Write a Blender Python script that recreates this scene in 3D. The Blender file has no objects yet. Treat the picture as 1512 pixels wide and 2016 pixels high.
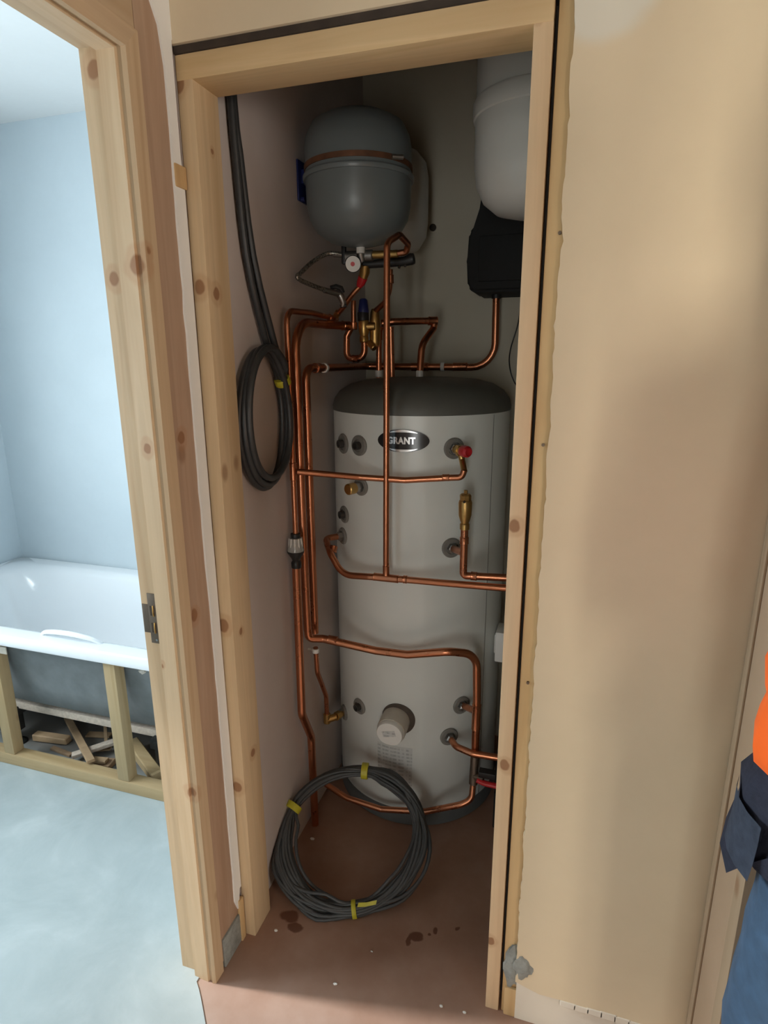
import bpy, bmesh, math, random
from mathutils import Vector, Matrix, noise
R = math.radians
sc = bpy.context.scene
C = sc.collection
random.seed(7)

# ------------------------------------------------------------------ camera
yaw, pitch, roll = 0.300863595, 0.251349242, -0.00472578910
f0 = Vector((-math.sin(yaw), math.cos(yaw), 0)); r0 = Vector((math.cos(yaw), math.sin(yaw), 0)); u0 = Vector((0, 0, 1))
fw = f0 * math.cos(pitch) - u0 * math.sin(pitch); up = u0 * math.cos(pitch) + f0 * math.sin(pitch)
rt = r0 * math.cos(roll) + up * math.sin(roll); up = up * math.cos(roll) - r0 * math.sin(roll)
cam = bpy.data.objects.new('camera', bpy.data.cameras.new('camera')); C.objects.link(cam)
M = Matrix((rt, up, -fw)).transposed().to_4x4(); M.translation = Vector((0.0952, -1.0984, 1.4905)); cam.matrix_world = M
cam.data.sensor_fit = 'VERTICAL'; cam.data.sensor_height = 36.0; cam.data.lens = 1172.9 / 2016 * 36.0; cam.data.clip_start = 0.02
sc.camera = cam

# ------------------------------------------------------------------ world, daylight, exposure
w = bpy.data.worlds.new('world'); sc.world = w; w.use_nodes = True
w.node_tree.nodes['Background'].inputs[0].default_value = (0.75, 0.87, 1.0, 1); w.node_tree.nodes['Background'].inputs[1].default_value = 0.5
def window_light(name, loc, aim, sx, sy, power, col):
    l = bpy.data.lights.new(name, 'AREA'); l.shape = 'RECTANGLE'; l.size = sx; l.size_y = sy; l.energy = power; l.color = col
    o = bpy.data.objects.new(name, l); C.objects.link(o); o.location = loc
    o.rotation_euler = (Vector(aim) - Vector(loc)).to_track_quat('-Z', 'Y').to_euler(); return o
window_light('daylight_bathroom', (-2.62, -0.55, 1.42), (-1.0, -0.55, 1.2), 1.25, 0.85, 82, (0.84, 0.95, 1.0))
window_light('daylight_hall', (0.14, -3.46, 1.0), (0.0, 0, 1.0), 0.42, 1.75, 30, (0.98, 1.0, 0.96))
window_light('daylight_side_room', (1.5, -3.46, 1.20), (0.3, -0.5, 1.05), 0.8, 1.3, 95, (1.0, 0.91, 0.78))
window_light('fill_side_room_end', (2.75, -1.4, 1.20), (0.0, -0.3, 1.0), 1.3, 1.0, 70, (1.0, 0.92, 0.83))  # added fill lamp for the closet's left wall and the stud
sun = bpy.data.objects.new('sun', bpy.data.lights.new('sun', 'SUN')); C.objects.link(sun)
sun.data.energy = 6.0; sun.data.angle = math.radians(5); sun.data.color = (1.0, 0.95, 0.9)
sun.rotation_euler = Vector((5.2, 0.74, -3.1)).to_track_quat('-Z', 'Y').to_euler()
vs = sc.view_settings; vs.view_transform = 'Standard'; vs.look = 'None'; vs.exposure = 0.0; vs.gamma = 1.0; vs.use_curve_mapping = False

# ------------------------------------------------------------------ materials
def srgb(r, g, b):
    return tuple(((c / 255) / 12.92 if c / 255 <= 0.04045 else ((c / 255 + 0.055) / 1.055) ** 2.4) for c in (r, g, b)) + (1,)
class NT:
    def __init__(s, name):
        s.m = bpy.data.materials.new(name); s.m.use_nodes = True; s.t = s.m.node_tree; s.b = s.t.nodes['Principled BSDF']
        s.co = s.t.nodes.new('ShaderNodeTexCoord').outputs['Object']
    def n(s, ty, **k):
        nd = s.t.nodes.new(ty)
        for a, v in k.items(): setattr(nd, a, v)
        return nd
    def l(s, a, b): s.t.links.new(a, b)
    def mapping(s, scale, loc=(0, 0, 0)):
        mp = s.n('ShaderNodeMapping'); mp.inputs['Scale'].default_value = scale; mp.inputs['Location'].default_value = loc; s.l(s.co, mp.inputs[0]); return mp.outputs[0]
    def noise(s, scale, detail=4, vec=None, rough=0.55, dist=0.0):
        nd = s.n('ShaderNodeTexNoise'); nd.inputs['Scale'].default_value = scale; nd.inputs['Detail'].default_value = detail
        nd.inputs['Roughness'].default_value = rough; nd.inputs['Distortion'].default_value = dist
        s.l(vec or s.co, nd.inputs['Vector']); return nd.outputs['Fac']
    def ramp(s, fac, stops):
        nd = s.n('ShaderNodeValToRGB'); el = nd.color_ramp.elements
        while len(el) < len(stops): el.new(0.5)
        for e, (p, c) in zip(el, stops): e.position = p; e.color = c if len(c) == 4 else tuple(c) + (1,)
        s.l(fac, nd.inputs[0]); return nd.outputs[0]
    def math(s, op, a, b=None, clamp=False):
        nd = s.n('ShaderNodeMath', operation=op, use_clamp=clamp)
        for i, x in enumerate((a, b)):
            if x is None: continue
            if isinstance(x, (int, float)): nd.inputs[i].default_value = x
            else: s.l(x, nd.inputs[i])
        return nd.outputs[0]
    def mix(s, fac, a, b, mode='MIX'):
        nd = s.n('ShaderNodeMix', data_type='RGBA', blend_type=mode)
        for i, x in ((0, fac), (6, a), (7, b)):
            if isinstance(x, (int, float)): nd.inputs[i].default_value = x
            elif isinstance(x, (tuple, list)): nd.inputs[i].default_value = x
            else: s.l(x, nd.inputs[i])
        return nd.outputs[2]
    def blobs(s, pts, wob=0.0, wscale=20):
        """soft mask, 1 inside ellipsoids (centre, radii)"""
        vec = s.co
        if wob:
            nz = s.n('ShaderNodeTexNoise'); nz.inputs['Scale'].default_value = wscale; s.l(s.co, nz.inputs['Vector'])
            a = s.n('ShaderNodeVectorMath', operation='SUBTRACT'); s.l(nz.outputs['Color'], a.inputs[0]); a.inputs[1].default_value = (.5, .5, .5)
            b = s.n('ShaderNodeVectorMath', operation='SCALE'); s.l(a.outputs[0], b.inputs[0]); b.inputs['Scale'].default_value = wob
            c = s.n('ShaderNodeVectorMath', operation='ADD'); s.l(s.co, c.inputs[0]); s.l(b.outputs[0], c.inputs[1]); vec = c.outputs[0]
        out = None
        for ctr, rad in pts:
            a = s.n('ShaderNodeVectorMath', operation='SUBTRACT'); s.l(vec, a.inputs[0]); a.inputs[1].default_value = ctr
            b = s.n('ShaderNodeVectorMath', operation='DIVIDE'); s.l(a.outputs[0], b.inputs[0]); b.inputs[1].default_value = rad
            c = s.n('ShaderNodeVectorMath', operation='LENGTH'); s.l(b.outputs[0], c.inputs[0])
            mr = s.n('ShaderNodeMapRange', interpolation_type='SMOOTHSTEP'); mr.inputs[1].default_value = 1.1; mr.inputs[2].default_value = 0.75
            s.l(c.outputs['Value'], mr.inputs[0])
            out = mr.outputs[0] if out is None else s.math('MAXIMUM', out, mr.outputs[0])
        return out
    def bump(s, h, strength=0.2, dist=0.01):
        nd = s.n('ShaderNodeBump'); nd.inputs['Strength'].default_value = strength; nd.inputs['Distance'].default_value = dist
        s.l(h, nd.inputs['Height']); s.l(nd.outputs[0], s.b.inputs['Normal'])
    def done(s, col=None, rough=0.6, metal=0.0, spec=None):
        if col is not None:
            if isinstance(col, (tuple, list)): s.b.inputs['Base Color'].default_value = col
            else: s.l(col, s.b.inputs['Base Color'])
        if isinstance(rough, (int, float)): s.b.inputs['Roughness'].default_value = rough
        else: s.l(rough, s.b.inputs['Roughness'])
        s.b.inputs['Metallic'].default_value = metal
        if spec is not None: s.b.inputs['Specular IOR Level'].default_value = spec
        return s.m
def c3(a, k): return (a[0] * k, a[1] * k, a[2] * k, 1)
def plain(name, col, rough=0.5, metal=0.0, var=0.08, scale=30, bump=0.0, spec=None):
    t = NT(name); f = t.noise(scale, 5)
    cc = t.ramp(f, [(0.25, c3(col, 1 - var)), (0.75, c3(col, 1 + var))])
    if bump: t.bump(t.noise(scale * 3, 4), bump, 0.004)
    return t.done(cc, rough, metal, spec)
def plaster(name, col, col2, patch=None, patch_col=None, rough=0.9):
    t = NT(name); f = t.noise(2.2, 6, rough=0.6); g = t.noise(40, 4)
    cc = t.ramp(f, [(0.3, col), (0.72, col2)])
    cc = t.mix(t.math('MULTIPLY', g, 0.12), cc, c3(col, 0.8))
    if patch: cc = t.mix(t.blobs(patch, 0.03, 14), cc, patch_col)
    t.bump(t.noise(9, 6), 0.12, 0.01)
    return t.done(cc, rough, 0, 0.2)
def pine(name, axis, light, dark, knots=(), knot_col=(0.20, 0.085, 0.035, 1), rings=26):
    t = NT(name); s = [1, 1, 1]; s['xyz'.index(axis)] = 0.055
    v = t.mapping(tuple(s)); big = t.noise(rings, 3, v, 0.5, 0.8); fine = t.noise(rings * 7, 3, v, 0.6)
    cc = t.ramp(big, [(0.30, dark), (0.5, light), (0.62, c3(light, 0.92)), (0.8, dark)])
    cc = t.mix(t.math('MULTIPLY', fine, 0.35), cc, c3(dark, 0.85))
    # random small knots
    s2 = [3.2, 3.2, 3.2]; s2['xyz'.index(axis)] = 1.9
    vo = t.n('ShaderNodeTexVoronoi'); vo.inputs['Scale'].default_value = 1.6; t.l(t.mapping(tuple(s2), (3.3, 1.7, 5.1)), vo.inputs['Vector'])
    k = t.n('ShaderNodeMapRange', interpolation_type='SMOOTHSTEP'); k.inputs[1].default_value = 0.085; k.inputs[2].default_value = 0.03; t.l(vo.outputs['Distance'], k.inputs[0])
    cc = t.mix(t.math('MULTIPLY', k.outputs[0], 0.55), cc, knot_col)
    if knots:
        cc = t.mix(t.math('MULTIPLY', t.blobs(knots, 0.012, 30), 0.8), cc, knot_col)
        halo = [(c, (r[0] * 1.9, r[1] * 1.9, r[2] * 1.9)) for c, r in knots]
        cc = t.mix(t.math('MULTIPLY', t.blobs(halo, 0.02, 22), 0.28), cc, (0.38, 0.18, 0.08, 1))
    t.bump(big, 0.12, 0.003)
    return t.done(cc, 0.62, 0, 0.3)
def kn(x, y, z, r=0.011): return ((x, y, z), (r, r, r * 1.25))

PL, PD = (0.66, 0.50, 0.31, 1), (0.56, 0.40, 0.23, 1)
MAT = {}
MAT['plaster_hall'] = plaster('plaster_hall', (0.63, 0.525, 0.365, 1), (0.70, 0.585, 0.415, 1), [((0.10, 0, 2.03), (0.085, 0.2, 0.085))], (0.66, 0.62, 0.52, 1))
MAT['plaster_edge'] = plaster('plaster_edge', (0.78, 0.78, 0.74, 1), (0.84, 0.84, 0.81, 1))
MAT['skim_base'] = plaster('skim_base', (0.66, 0.60, 0.50, 1), (0.72, 0.68, 0.60, 1))
MAT['bath_wall'] = plaster('bath_wall', (0.60, 0.67, 0.71, 1), (0.66, 0.73, 0.77, 1), rough=0.55)
MAT['closet_wall'] = plaster('closet_wall', (0.57, 0.51, 0.48, 1), (0.64, 0.58, 0.545, 1))
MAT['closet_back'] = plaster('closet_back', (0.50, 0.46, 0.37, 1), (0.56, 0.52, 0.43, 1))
MAT['white_ceiling'] = plaster('white_ceiling', (0.80, 0.80, 0.79, 1), (0.84, 0.84, 0.83, 1))
MAT['plaster_shaded'] = plaster('brown_plaster_shaded', (0.36, 0.26, 0.17, 1), (0.45, 0.33, 0.23, 1))  # return wall plaster darkened, its shade put into the colour
MAT['ceiling_low_bounce'] = plaster('unseen_ceiling_dark', (0.36, 0.33, 0.28, 1), (0.42, 0.38, 0.32, 1))  # unseen hall ceiling coloured darker to weaken the bounced light
def floor_mat():
    t = NT('screed_floor'); f = t.noise(5, 8, rough=0.62); g = t.noise(60, 4)
    cc = t.ramp(f, [(0.28, (0.27, 0.14, 0.085, 1)), (0.5, (0.33, 0.19, 0.13, 1)), (0.74, (0.41, 0.265, 0.20, 1))])
    cc = t.mix(t.math('MULTIPLY', g, 0.25), cc, (0.33, 0.2, 0.15, 1))
    st = [((-0.20, 0.125, 0), (0.02, 0.014, 1)), ((-0.155, 0.155, 0), (0.008, 0.01, 1)), ((-0.10, 0.18, 0), (0.007, 0.007, 1)), ((-0.17, 0.14, 0), (0.005, 0.005, 1)), ((-0.215, 0.11, 0), (0.008, 0.02, 1)),
          ((-0.55, 0.08, 0), (0.03, 0.02, 1)), ((-0.52, 0.055, 0), (0.022, 0.016, 1))]
    cc = t.mix(t.math('MULTIPLY', t.blobs(st, 0.015, 40), 0.8), cc, (0.10, 0.03, 0.012, 1))
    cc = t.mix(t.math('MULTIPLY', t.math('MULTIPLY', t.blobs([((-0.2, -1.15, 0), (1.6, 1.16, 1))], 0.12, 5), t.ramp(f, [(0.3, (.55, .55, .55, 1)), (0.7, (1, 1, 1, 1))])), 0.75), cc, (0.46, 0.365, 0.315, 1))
    t.bump(f, 0.15, 0.01)
    return t.done(cc, t.math('ADD', t.math('MULTIPLY', f, 0.3), 0.45), 0, 0.35)
MAT['floor'] = floor_mat()
def conc():
    t = NT('bathroom_screed'); f = t.noise(4, 8, rough=0.65, dist=0.4)
    cc = t.ramp(f, [(0.3, (0.35, 0.41, 0.42, 1)), (0.55, (0.42, 0.48, 0.49, 1)), (0.75, (0.50, 0.56, 0.57, 1))]); t.bump(f, 0.1, 0.01)
    cc = t.mix(t.math('MULTIPLY', t.blobs([((-1.6, 0.76, 0), (1.1, 0.37, 1))], 0.06, 9), 0.85), cc, (0.15, 0.125, 0.105, 1))  # shade under the bathtub painted into the floor colour
    return t.done(cc, 0.6, 0, 0.35)
MAT['conc'] = conc()
MAT['pine_jamb'] = pine('pine_closet_jamb', 'z', PL, PD, [kn(-.632, 0, .463, .013), kn(-.634, 0, .899, .014), kn(-.628, 0, 1.631, .013), kn(-.61, .03, 1.62, .012), kn(-.64, 0, 1.985, .012), kn(-.61, .035, .87, .007), kn(-.61, .05, .53, .01), kn(-.61, .05, 1.885, .005)])
MAT['pine_jamb_r'] = pine('pine_closet_jamb_clear', 'z', (0.72, 0.53, 0.33, 1), (0.64, 0.46, 0.28, 1), [kn(.010, 0, 1.186, .011), kn(.016, 0, .668, .0105), kn(.004, 0, .20, .009), kn(.005, 0, 1.998, .006)])
MAT['pine_x'] = pine('pine_head', 'x', (0.68, 0.50, 0.28, 1), (0.58, 0.41, 0.21, 1))
MAT['pine_lining'] = pine('pine_bathroom_lining', 'z', (0.57, 0.42, 0.265, 1), (0.47, 0.33, 0.195, 1), [kn(-.66, -.14, 1.655, .016), kn(-.645, -.13, 1.68, .008), kn(-.68, -.142, 1.325, .010), kn(-.70, -.142, .86, .005), kn(-.655, -.142, .55, .012), kn(-.725, -.13, 1.635, .012), kn(-.72, -.13, 1.97, .014)])
MAT['pine_stud'] = pine('pine_stud', 'z', (0.47, 0.325, 0.225, 1), (0.38, 0.245, 0.16, 1), [kn(-.645, -.08, 1.34, .011), kn(-.645, -.09, .96, .012)])
MAT['pine_y'] = pine('pine_bathroom_head', 'y', (0.54, 0.40, 0.26, 1), (0.45, 0.32, 0.19, 1))
MAT['pine_dim'] = pine('pine_shaded_lining', 'z', (0.40, 0.30, 0.20, 1), (0.33, 0.235, 0.15, 1))  # darker copy of the lining pine, doorway shade put into its colour
MAT['pine_rough'] = pine('pine_rough_stud', 'z', (0.62, 0.43, 0.22, 1), (0.52, 0.34, 0.16, 1))
MAT['pine_bath_x'] = pine('pine_bath_rail', 'x', (0.49, 0.36, 0.20, 1), (0.41, 0.285, 0.14, 1))
MAT['pine_bath_z'] = pine('pine_bath_stud', 'z', (0.46, 0.34, 0.19, 1), (0.38, 0.27, 0.135, 1))
MAT['offcut'] = plain('offcut_wood', (0.42, 0.28, 0.16), 0.7, var=0.2, scale=18)
MAT['offcut_dark'] = plain('offcut_bark', (0.30, 0.19, 0.11), 0.8, var=0.25, scale=25)
MAT['chip'] = plain('chipboard', (0.52, 0.43, 0.35), 0.8, var=0.2, scale=80)
def copper(name, col, r0, r1):
    t = NT(name); f = t.noise(28, 4); g = t.noise(6, 3)
    cc = t.mix(t.math('MULTIPLY', g, 0.55), col, (0.30, 0.10, 0.05, 1)); rr = t.math('ADD', t.math('MULTIPLY', f, r1 - r0), r0)
    return t.done(cc, rr, 1.0)
MAT['copper'] = copper('copper', (0.62, 0.26, 0.14, 1), 0.20, 0.40)
MAT['brass'] = copper('brass', (0.62, 0.43, 0.15, 1), 0.28, 0.5)
MAT['chrome'] = plain('chrome', (0.72, 0.72, 0.70), 0.18, 1.0, 0.04)
MAT['steel'] = plain('dull_steel', (0.42, 0.42, 0.41), 0.38, 1.0, 0.1)
MAT['zinc'] = plain('zinc_plate', (0.17, 0.13, 0.10), 0.55, 1.0, 0.2)
MAT['tank'] = plain('enamelled_grey', (0.76, 0.785, 0.75), 0.33, 0.0, 0.025, 8, spec=0.6)
MAT['tank_lid'] = plain('dark_grey_foam_lid', (0.115, 0.115, 0.10), 0.5, 0, 0.06, 25)
MAT['tank_base'] = plain('dark_grey_base', (0.10, 0.105, 0.105), 0.55, 0, 0.08, 25)
MAT['port'] = plain('port_grommet', (0.21, 0.20, 0.18), 0.5, 0, 0.12, 40)
MAT['recess'] = plain('brown_recess', (0.075, 0.055, 0.04), 0.7, 0, 0.2, 40)
MAT['port_dark'] = plain('port_socket', (0.05, 0.045, 0.04), 0.5, 0, 0.1, 40)
MAT['vessel_grey'] = plain('vessel_grey', (0.16, 0.185, 0.19), 0.34, 0, 0.04, 10, spec=0.6)
MAT['vessel_white'] = plain('vessel_white', (0.70, 0.69, 0.64), 0.36, 0, 0.03, 10)
MAT['rust'] = plain('rusty_band', (0.16, 0.07, 0.035), 0.6, 0.3, 0.4, 30)
MAT['black'] = plain('black_plastic', (0.014, 0.014, 0.014), 0.45, 0, 0.1)
MAT['foam'] = plain('black_foam', (0.008, 0.008, 0.008), 0.8, 0, 0.2, 60)
MAT['cable'] = plain('grey_cable_sheath', (0.062, 0.066, 0.068), 0.45, 0, 0.15, 40)
MAT['cable_dark'] = plain('dark_cable_sheath', (0.035, 0.036, 0.036), 0.42, 0, 0.15, 40)
MAT['yellow'] = plain('yellow_tape', (0.52, 0.47, 0.03), 0.45, 0, 0.12, 60)
MAT['red'] = plain('red_plastic', (0.52, 0.015, 0.02), 0.38, 0, 0.05)
MAT['blue'] = plain('blue_plastic', (0.012, 0.018, 0.10), 0.4, 0, 0.05)
MAT['white'] = plain('white_plastic', (0.78, 0.77, 0.73), 0.4, 0, 0.02)
MAT['cream'] = plain('heater_housing', (0.52, 0.48, 0.41), 0.5, 0, 0.05)
MAT['acrylic'] = plain('bath_acrylic', (0.84, 0.86, 0.88), 0.12, 0, 0.01, 6, spec=0.6)
MAT['shell'] = plain('fibreglass_shell', (0.19, 0.205, 0.21), 0.6, 0, 0.18, 14, bump=0.2)
MAT['badge'] = plain('badge_black', (0.022, 0.02, 0.022), 0.2, 0, 0.05)
MAT['silver'] = plain('badge_silver', (0.80, 0.80, 0.80), 0.25, 0.6, 0.02)
MAT['mortar'] = plain('grey_mortar', (0.26, 0.27, 0.25), 0.95, 0, 0.3, 40, bump=0.5)
MAT['dark_shade_and_parts'] = plain('near_black_shade_and_parts', (0.04, 0.028, 0.02), 0.9, 0, 0.3)  # near-black for painted shade in gaps and the pocket, plus small dark parts
MAT['hivis'] = plain('hi_vis_orange', (0.95, 0.13, 0.005), 0.6, 0, 0.06, 20)
MAT['navy'] = plain('navy_canvas', (0.045, 0.052, 0.085), 0.85, 0, 0.25, 60, bump=0.3)
MAT['navy_light'] = plain('navy_canvas_worn', (0.075, 0.095, 0.14), 0.85, 0, 0.25, 60, bump=0.3)
MAT['jeans'] = plain('blue_work_denim', (0.045, 0.095, 0.17), 0.85, 0, 0.35, 22, bump=0.3)
MAT['skin'] = plain('skin', (0.55, 0.33, 0.24), 0.5, 0, 0.06)
MAT['hair'] = plain('dark_hair', (0.05, 0.03, 0.02), 0.6, 0, 0.3, 80)
MAT['boot'] = plain('brown_boot', (0.12, 0.075, 0.045), 0.6, 0, 0.2)
def clear():
    t = NT('clear_plastic'); t.b.inputs['Transmission Weight'].default_value = 0.55; return t.done((0.72, 0.72, 0.68, 1), 0.25)
MAT['clear'] = clear()
def glass():
    m = bpy.data.materials.new('window_glass'); m.use_nodes = True; t = m.node_tree; t.nodes.clear()
    o = t.nodes.new('ShaderNodeOutputMaterial'); a = t.nodes.new('ShaderNodeBsdfTransparent'); g = t.nodes.new('ShaderNodeBsdfGlossy'); g.inputs['Roughness'].default_value = 0.02
    mx = t.nodes.new('ShaderNodeMixShader'); mx.inputs[0].default_value = 0.06
    t.links.new(a.outputs[0], mx.inputs[1]); t.links.new(g.outputs[0], mx.inputs[2]); t.links.new(mx.outputs[0], o.inputs[0]); return m
MAT['glass'] = glass()
def braid():
    t = NT('braided_hose'); v = t.n('ShaderNodeTexVoronoi'); v.inputs['Scale'].default_value = 260; t.l(t.co, v.inputs['Vector'])
    return t.done(t.ramp(v.outputs['Distance'], [(0.2, (0.5, 0.48, 0.42, 1)), (0.7, (0.16, 0.15, 0.13, 1))]), 0.35, 0.8)
MAT['braid'] = braid()
def label_mat():
    t = NT('printed_label'); v = t.mapping((90, 1, 8)); n = t.noise(1, 2, t.mapping((120, 120, 12))); row = t.n('ShaderNodeTexWave', bands_direction='Z'); row.inputs['Scale'].default_value = 24; row.inputs['Distortion'].default_value = 1.5
    t.l(t.co, row.inputs['Vector']); k = t.math('MULTIPLY', t.math('GREATER_THAN', row.outputs['Fac'], 0.45), t.ramp(n, [(0.42, (0, 0, 0, 1)), (0.55, (1, 1, 1, 1))]))
    return t.done(t.mix(t.math('MULTIPLY', k, 0.5), (0.60, 0.61, 0.59, 1), (0.24, 0.25, 0.25, 1)), 0.45)
MAT['label'] = label_mat()

# ------------------------------------------------------------------ mesh helpers (all meshes are built in room coordinates)
def V(*a): return Vector(a if len(a) > 1 else a[0])
def new(): return bmesh.new()
def box(bm, lo, hi, bev=0.0):
    b2 = bmesh.new(); bmesh.ops.create_cube(b2, size=1)
    for v in b2.verts: v.co = Vector([lo[i] + (v.co[i] + 0.5) * (hi[i] - lo[i]) for i in range(3)])
    if bev: bmesh.ops.bevel(b2, geom=b2.edges[:], offset=bev, segments=2, affect='EDGES', profile=0.6)
    return merge(bm, b2)
def merge(bm, b2, mat=None):
    if mat is not None: b2.transform(mat)
    me = bpy.data.meshes.new('tmp'); b2.to_mesh(me); b2.free(); bm.from_mesh(me); bpy.data.meshes.remove(me); return bm
def frame(d):
    d = V(d).normalized(); a = V(0, 0, 1) if abs(d.z) < 0.9 else V(1, 0, 0); x = a.cross(d).normalized(); return x, d.cross(x), d
def fillet(pts, r, n=6):
    pts = [V(p) for p in pts]; out = [pts[0]]
    for i in range(1, len(pts) - 1):
        p, a, b = pts[i], pts[i - 1] - pts[i], pts[i + 1] - pts[i]; ri = r[i - 1] if isinstance(r, (list, tuple)) else r
        ang = a.angle(b)
        if ang > 3.10 or ri <= 0: out.append(p); continue
        d = min(ri / math.tan(ang / 2), a.length * 0.48, b.length * 0.48); rr = d * math.tan(ang / 2)
        a.normalize(); b.normalize(); c = p + (a + b).normalized() * (rr / math.sin(ang / 2)); s, e = p + a * d - c, p + b * d - c
        q = s.rotation_difference(e); ax, th = q.to_axis_angle()
        for k in range(n + 1): out.append(c + Matrix.Rotation(th * k / n, 3, ax) @ s)
    return out + [pts[-1]]
def smooth_path(pts, n=6, closed=False):
    pts = [V(p) for p in pts]; out = []; m = len(pts)
    for i in range(m if closed else m - 1):
        p = [pts[(i + k) % m] if closed else pts[max(0, min(m - 1, i + k))] for k in (-1, 0, 1, 2)]
        for j in range(n):
            t = j / n; out.append(0.5 * (2 * p[1] + (p[2] - p[0]) * t + (2 * p[0] - 5 * p[1] + 4 * p[2] - p[3]) * t * t + (3 * p[1] - p[0] - 3 * p[2] + p[3]) * t ** 3))
    if not closed: out.append(pts[-1])
    return out
def tube(bm, pts, r, seg=14, closed=False, cap=True):
    pts = [V(p) for p in pts]; n = len(pts); rs = r if isinstance(r, (list, tuple)) else [r] * n; rings = []; x = None
    for i, p in enumerate(pts):
        d = ((pts[(i + 1) % n] - pts[i - 1]) if closed else (pts[min(i + 1, n - 1)] - pts[max(i - 1, 0)])).normalized()
        if x is None: x = frame(d)[0]
        x = (x - d * x.dot(d)).normalized(); y = d.cross(x)
        rings.append([bm.verts.new(p + (x * math.cos(2 * math.pi * k / seg) + y * math.sin(2 * math.pi * k / seg)) * rs[i]) for k in range(seg)])
    for i in range(n if closed else n - 1):
        a, b = rings[i], rings[(i + 1) % n]
        for k in range(seg): bm.faces.new((a[k], a[(k + 1) % seg], b[(k + 1) % seg], b[k]))
    if cap and not closed: bm.faces.new(rings[0][::-1]); bm.faces.new(rings[-1])
    return bm
def lathe(bm, prof, origin, axis=(0, 0, 1), seg=40, start=None):
    """prof: (radius, distance along axis)"""
    x, y, d = frame(axis); o = V(origin); rings = []
    for r, h in prof:
        if r < 1e-6: rings.append([bm.verts.new(o + d * h)]); continue
        rings.append([bm.verts.new(o + d * h + (x * math.cos(2 * math.pi * k / seg) + y * math.sin(2 * math.pi * k / seg)) * r) for k in range(seg)])
    for a, b in zip(rings, rings[1:]):
        for k in range(seg):
            k2 = (k + 1) % seg
            if len(a) == 1 and len(b) == 1: continue
            if len(a) == 1: bm.faces.new((a[0], b[k2], b[k]))
            elif len(b) == 1: bm.faces.new((a[k], a[k2], b[0]))
            else: bm.faces.new((a[k], a[k2], b[k2], b[k]))
    if len(rings[0]) > 1: bm.faces.new(rings[0][::-1])
    if len(rings[-1]) > 1: bm.faces.new(rings[-1])
    return bm
def rod(bm, p0, p1, r, seg=16, bev=0.0):
    L = (V(p1) - V(p0)).length
    pr = [(r, 0), (r, L)] if not bev else [(r - bev, 0), (r, bev), (r, L - bev), (r - bev, L)]
    return lathe(bm, pr, p0, V(p1) - V(p0), seg)
def prism(bm, poly, axis, a, b):
    """poly in the two other axes (cyclic order x:yz, y:xz, z:xy), from a to b along axis"""
    def pt(p, t): return {'x': V(t, p[0], p[1]), 'y': V(p[0], t, p[1]), 'z': V(p[0], p[1], t)}[axis]
    lo = [bm.verts.new(pt(p, a)) for p in poly]; hi = [bm.verts.new(pt(p, b)) for p in poly]; n = len(poly)
    bm.faces.new(lo); bm.faces.new(hi[::-1])
    for k in range(n): bm.faces.new((lo[k], hi[k], hi[(k + 1) % n], lo[(k + 1) % n]))
    return bm
def link(name, bm, mat, parent=None, smooth=35):
    bmesh.ops.recalc_face_normals(bm, faces=bm.faces[:])
    me = bpy.data.meshes.new(name); bm.to_mesh(me); bm.free(); me.materials.append(MAT[mat] if isinstance(mat, str) else mat)
    if smooth:
        for p in me.polygons: p.use_smooth = True
        try: me.set_sharp_from_angle(angle=R(smooth))
        except Exception: pass
    o = bpy.data.objects.new(name, me); C.objects.link(o)
    if parent is not None: attach(o, parent)
    return o
def attach(o, parent):
    o.parent = parent; o.matrix_parent_inverse = Matrix.Translation(-parent.location)   # parts stay in room coordinates
def tag(o, label, cat, kind=None, group=None):
    o['label'] = label; o['category'] = cat
    if kind: o['kind'] = kind
    if group: o['group'] = group
    return o
def thing(name, label, cat, loc, kind=None, group=None):
    o = bpy.data.objects.new(name, None); C.objects.link(o); o.location = loc; o.empty_display_size = 0.05
    return tag(o, label, cat, kind, group)
def part(parent, name, mat, fn, smooth=35, label=None):
    bm = new(); fn(bm); o = link(name, bm, mat, parent, smooth)
    if label: o['label'] = label
    return o
def bxp(parent, name, mat, lo, hi, bev=0.0, label=None): return part(parent, name, mat, lambda b: box(b, lo, hi, bev), 35 if bev else 0, label)
def struct(name, mat, boxes, label, cat):
    bm = new()
    for lo, hi in boxes: box(bm, lo, hi)
    return tag(link(name, bm, mat, None, 0), label, cat, 'structure')

# ------------------------------------------------------------------ the setting
XL, XP, YB, ZC = -0.645, -0.745, 1.07, 2.42      # hall/closet face of left partition, its bathroom face, back wall, ceiling
struct('floor', 'floor', [((-0.735, -3.3, -0.05), (2.7, 1.6, 0))], 'reddish brown screed floor of hall and closet', 'floor')
def bath_floor(b):
    edge = [(-0.69, YB), (-0.69, -0.15), (-0.682, -0.157), (-0.672, -0.166), (-0.660, -0.178), (-0.640, -0.199), (-0.614, -0.227), (-0.585, -0.27), (-0.565, -0.35), (-0.56, -0.5), (-0.57, -0.7), (-0.60, -0.88), (-0.68, -0.95), (-0.68, -2.2)]
    prism(b, [(-2.45, -2.2), (-2.45, YB)] + edge, 'z', -0.04, 0.0025)
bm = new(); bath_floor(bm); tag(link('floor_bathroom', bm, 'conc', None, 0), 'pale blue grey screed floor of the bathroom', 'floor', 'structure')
struct('ceiling', 'white_ceiling', [((-2.55, -3.4, ZC), (XP + 0.05, 1.7, ZC + 0.08))], 'white ceiling above the bathroom', 'ceiling')
struct('ceiling_hall_unseen', 'ceiling_low_bounce', [((XP + 0.05, -3.4, ZC), (2.7, 1.7, ZC + 0.08))], 'unseen ceiling of the hall and closet, darkened to cut bounced light', 'ceiling')
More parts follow.
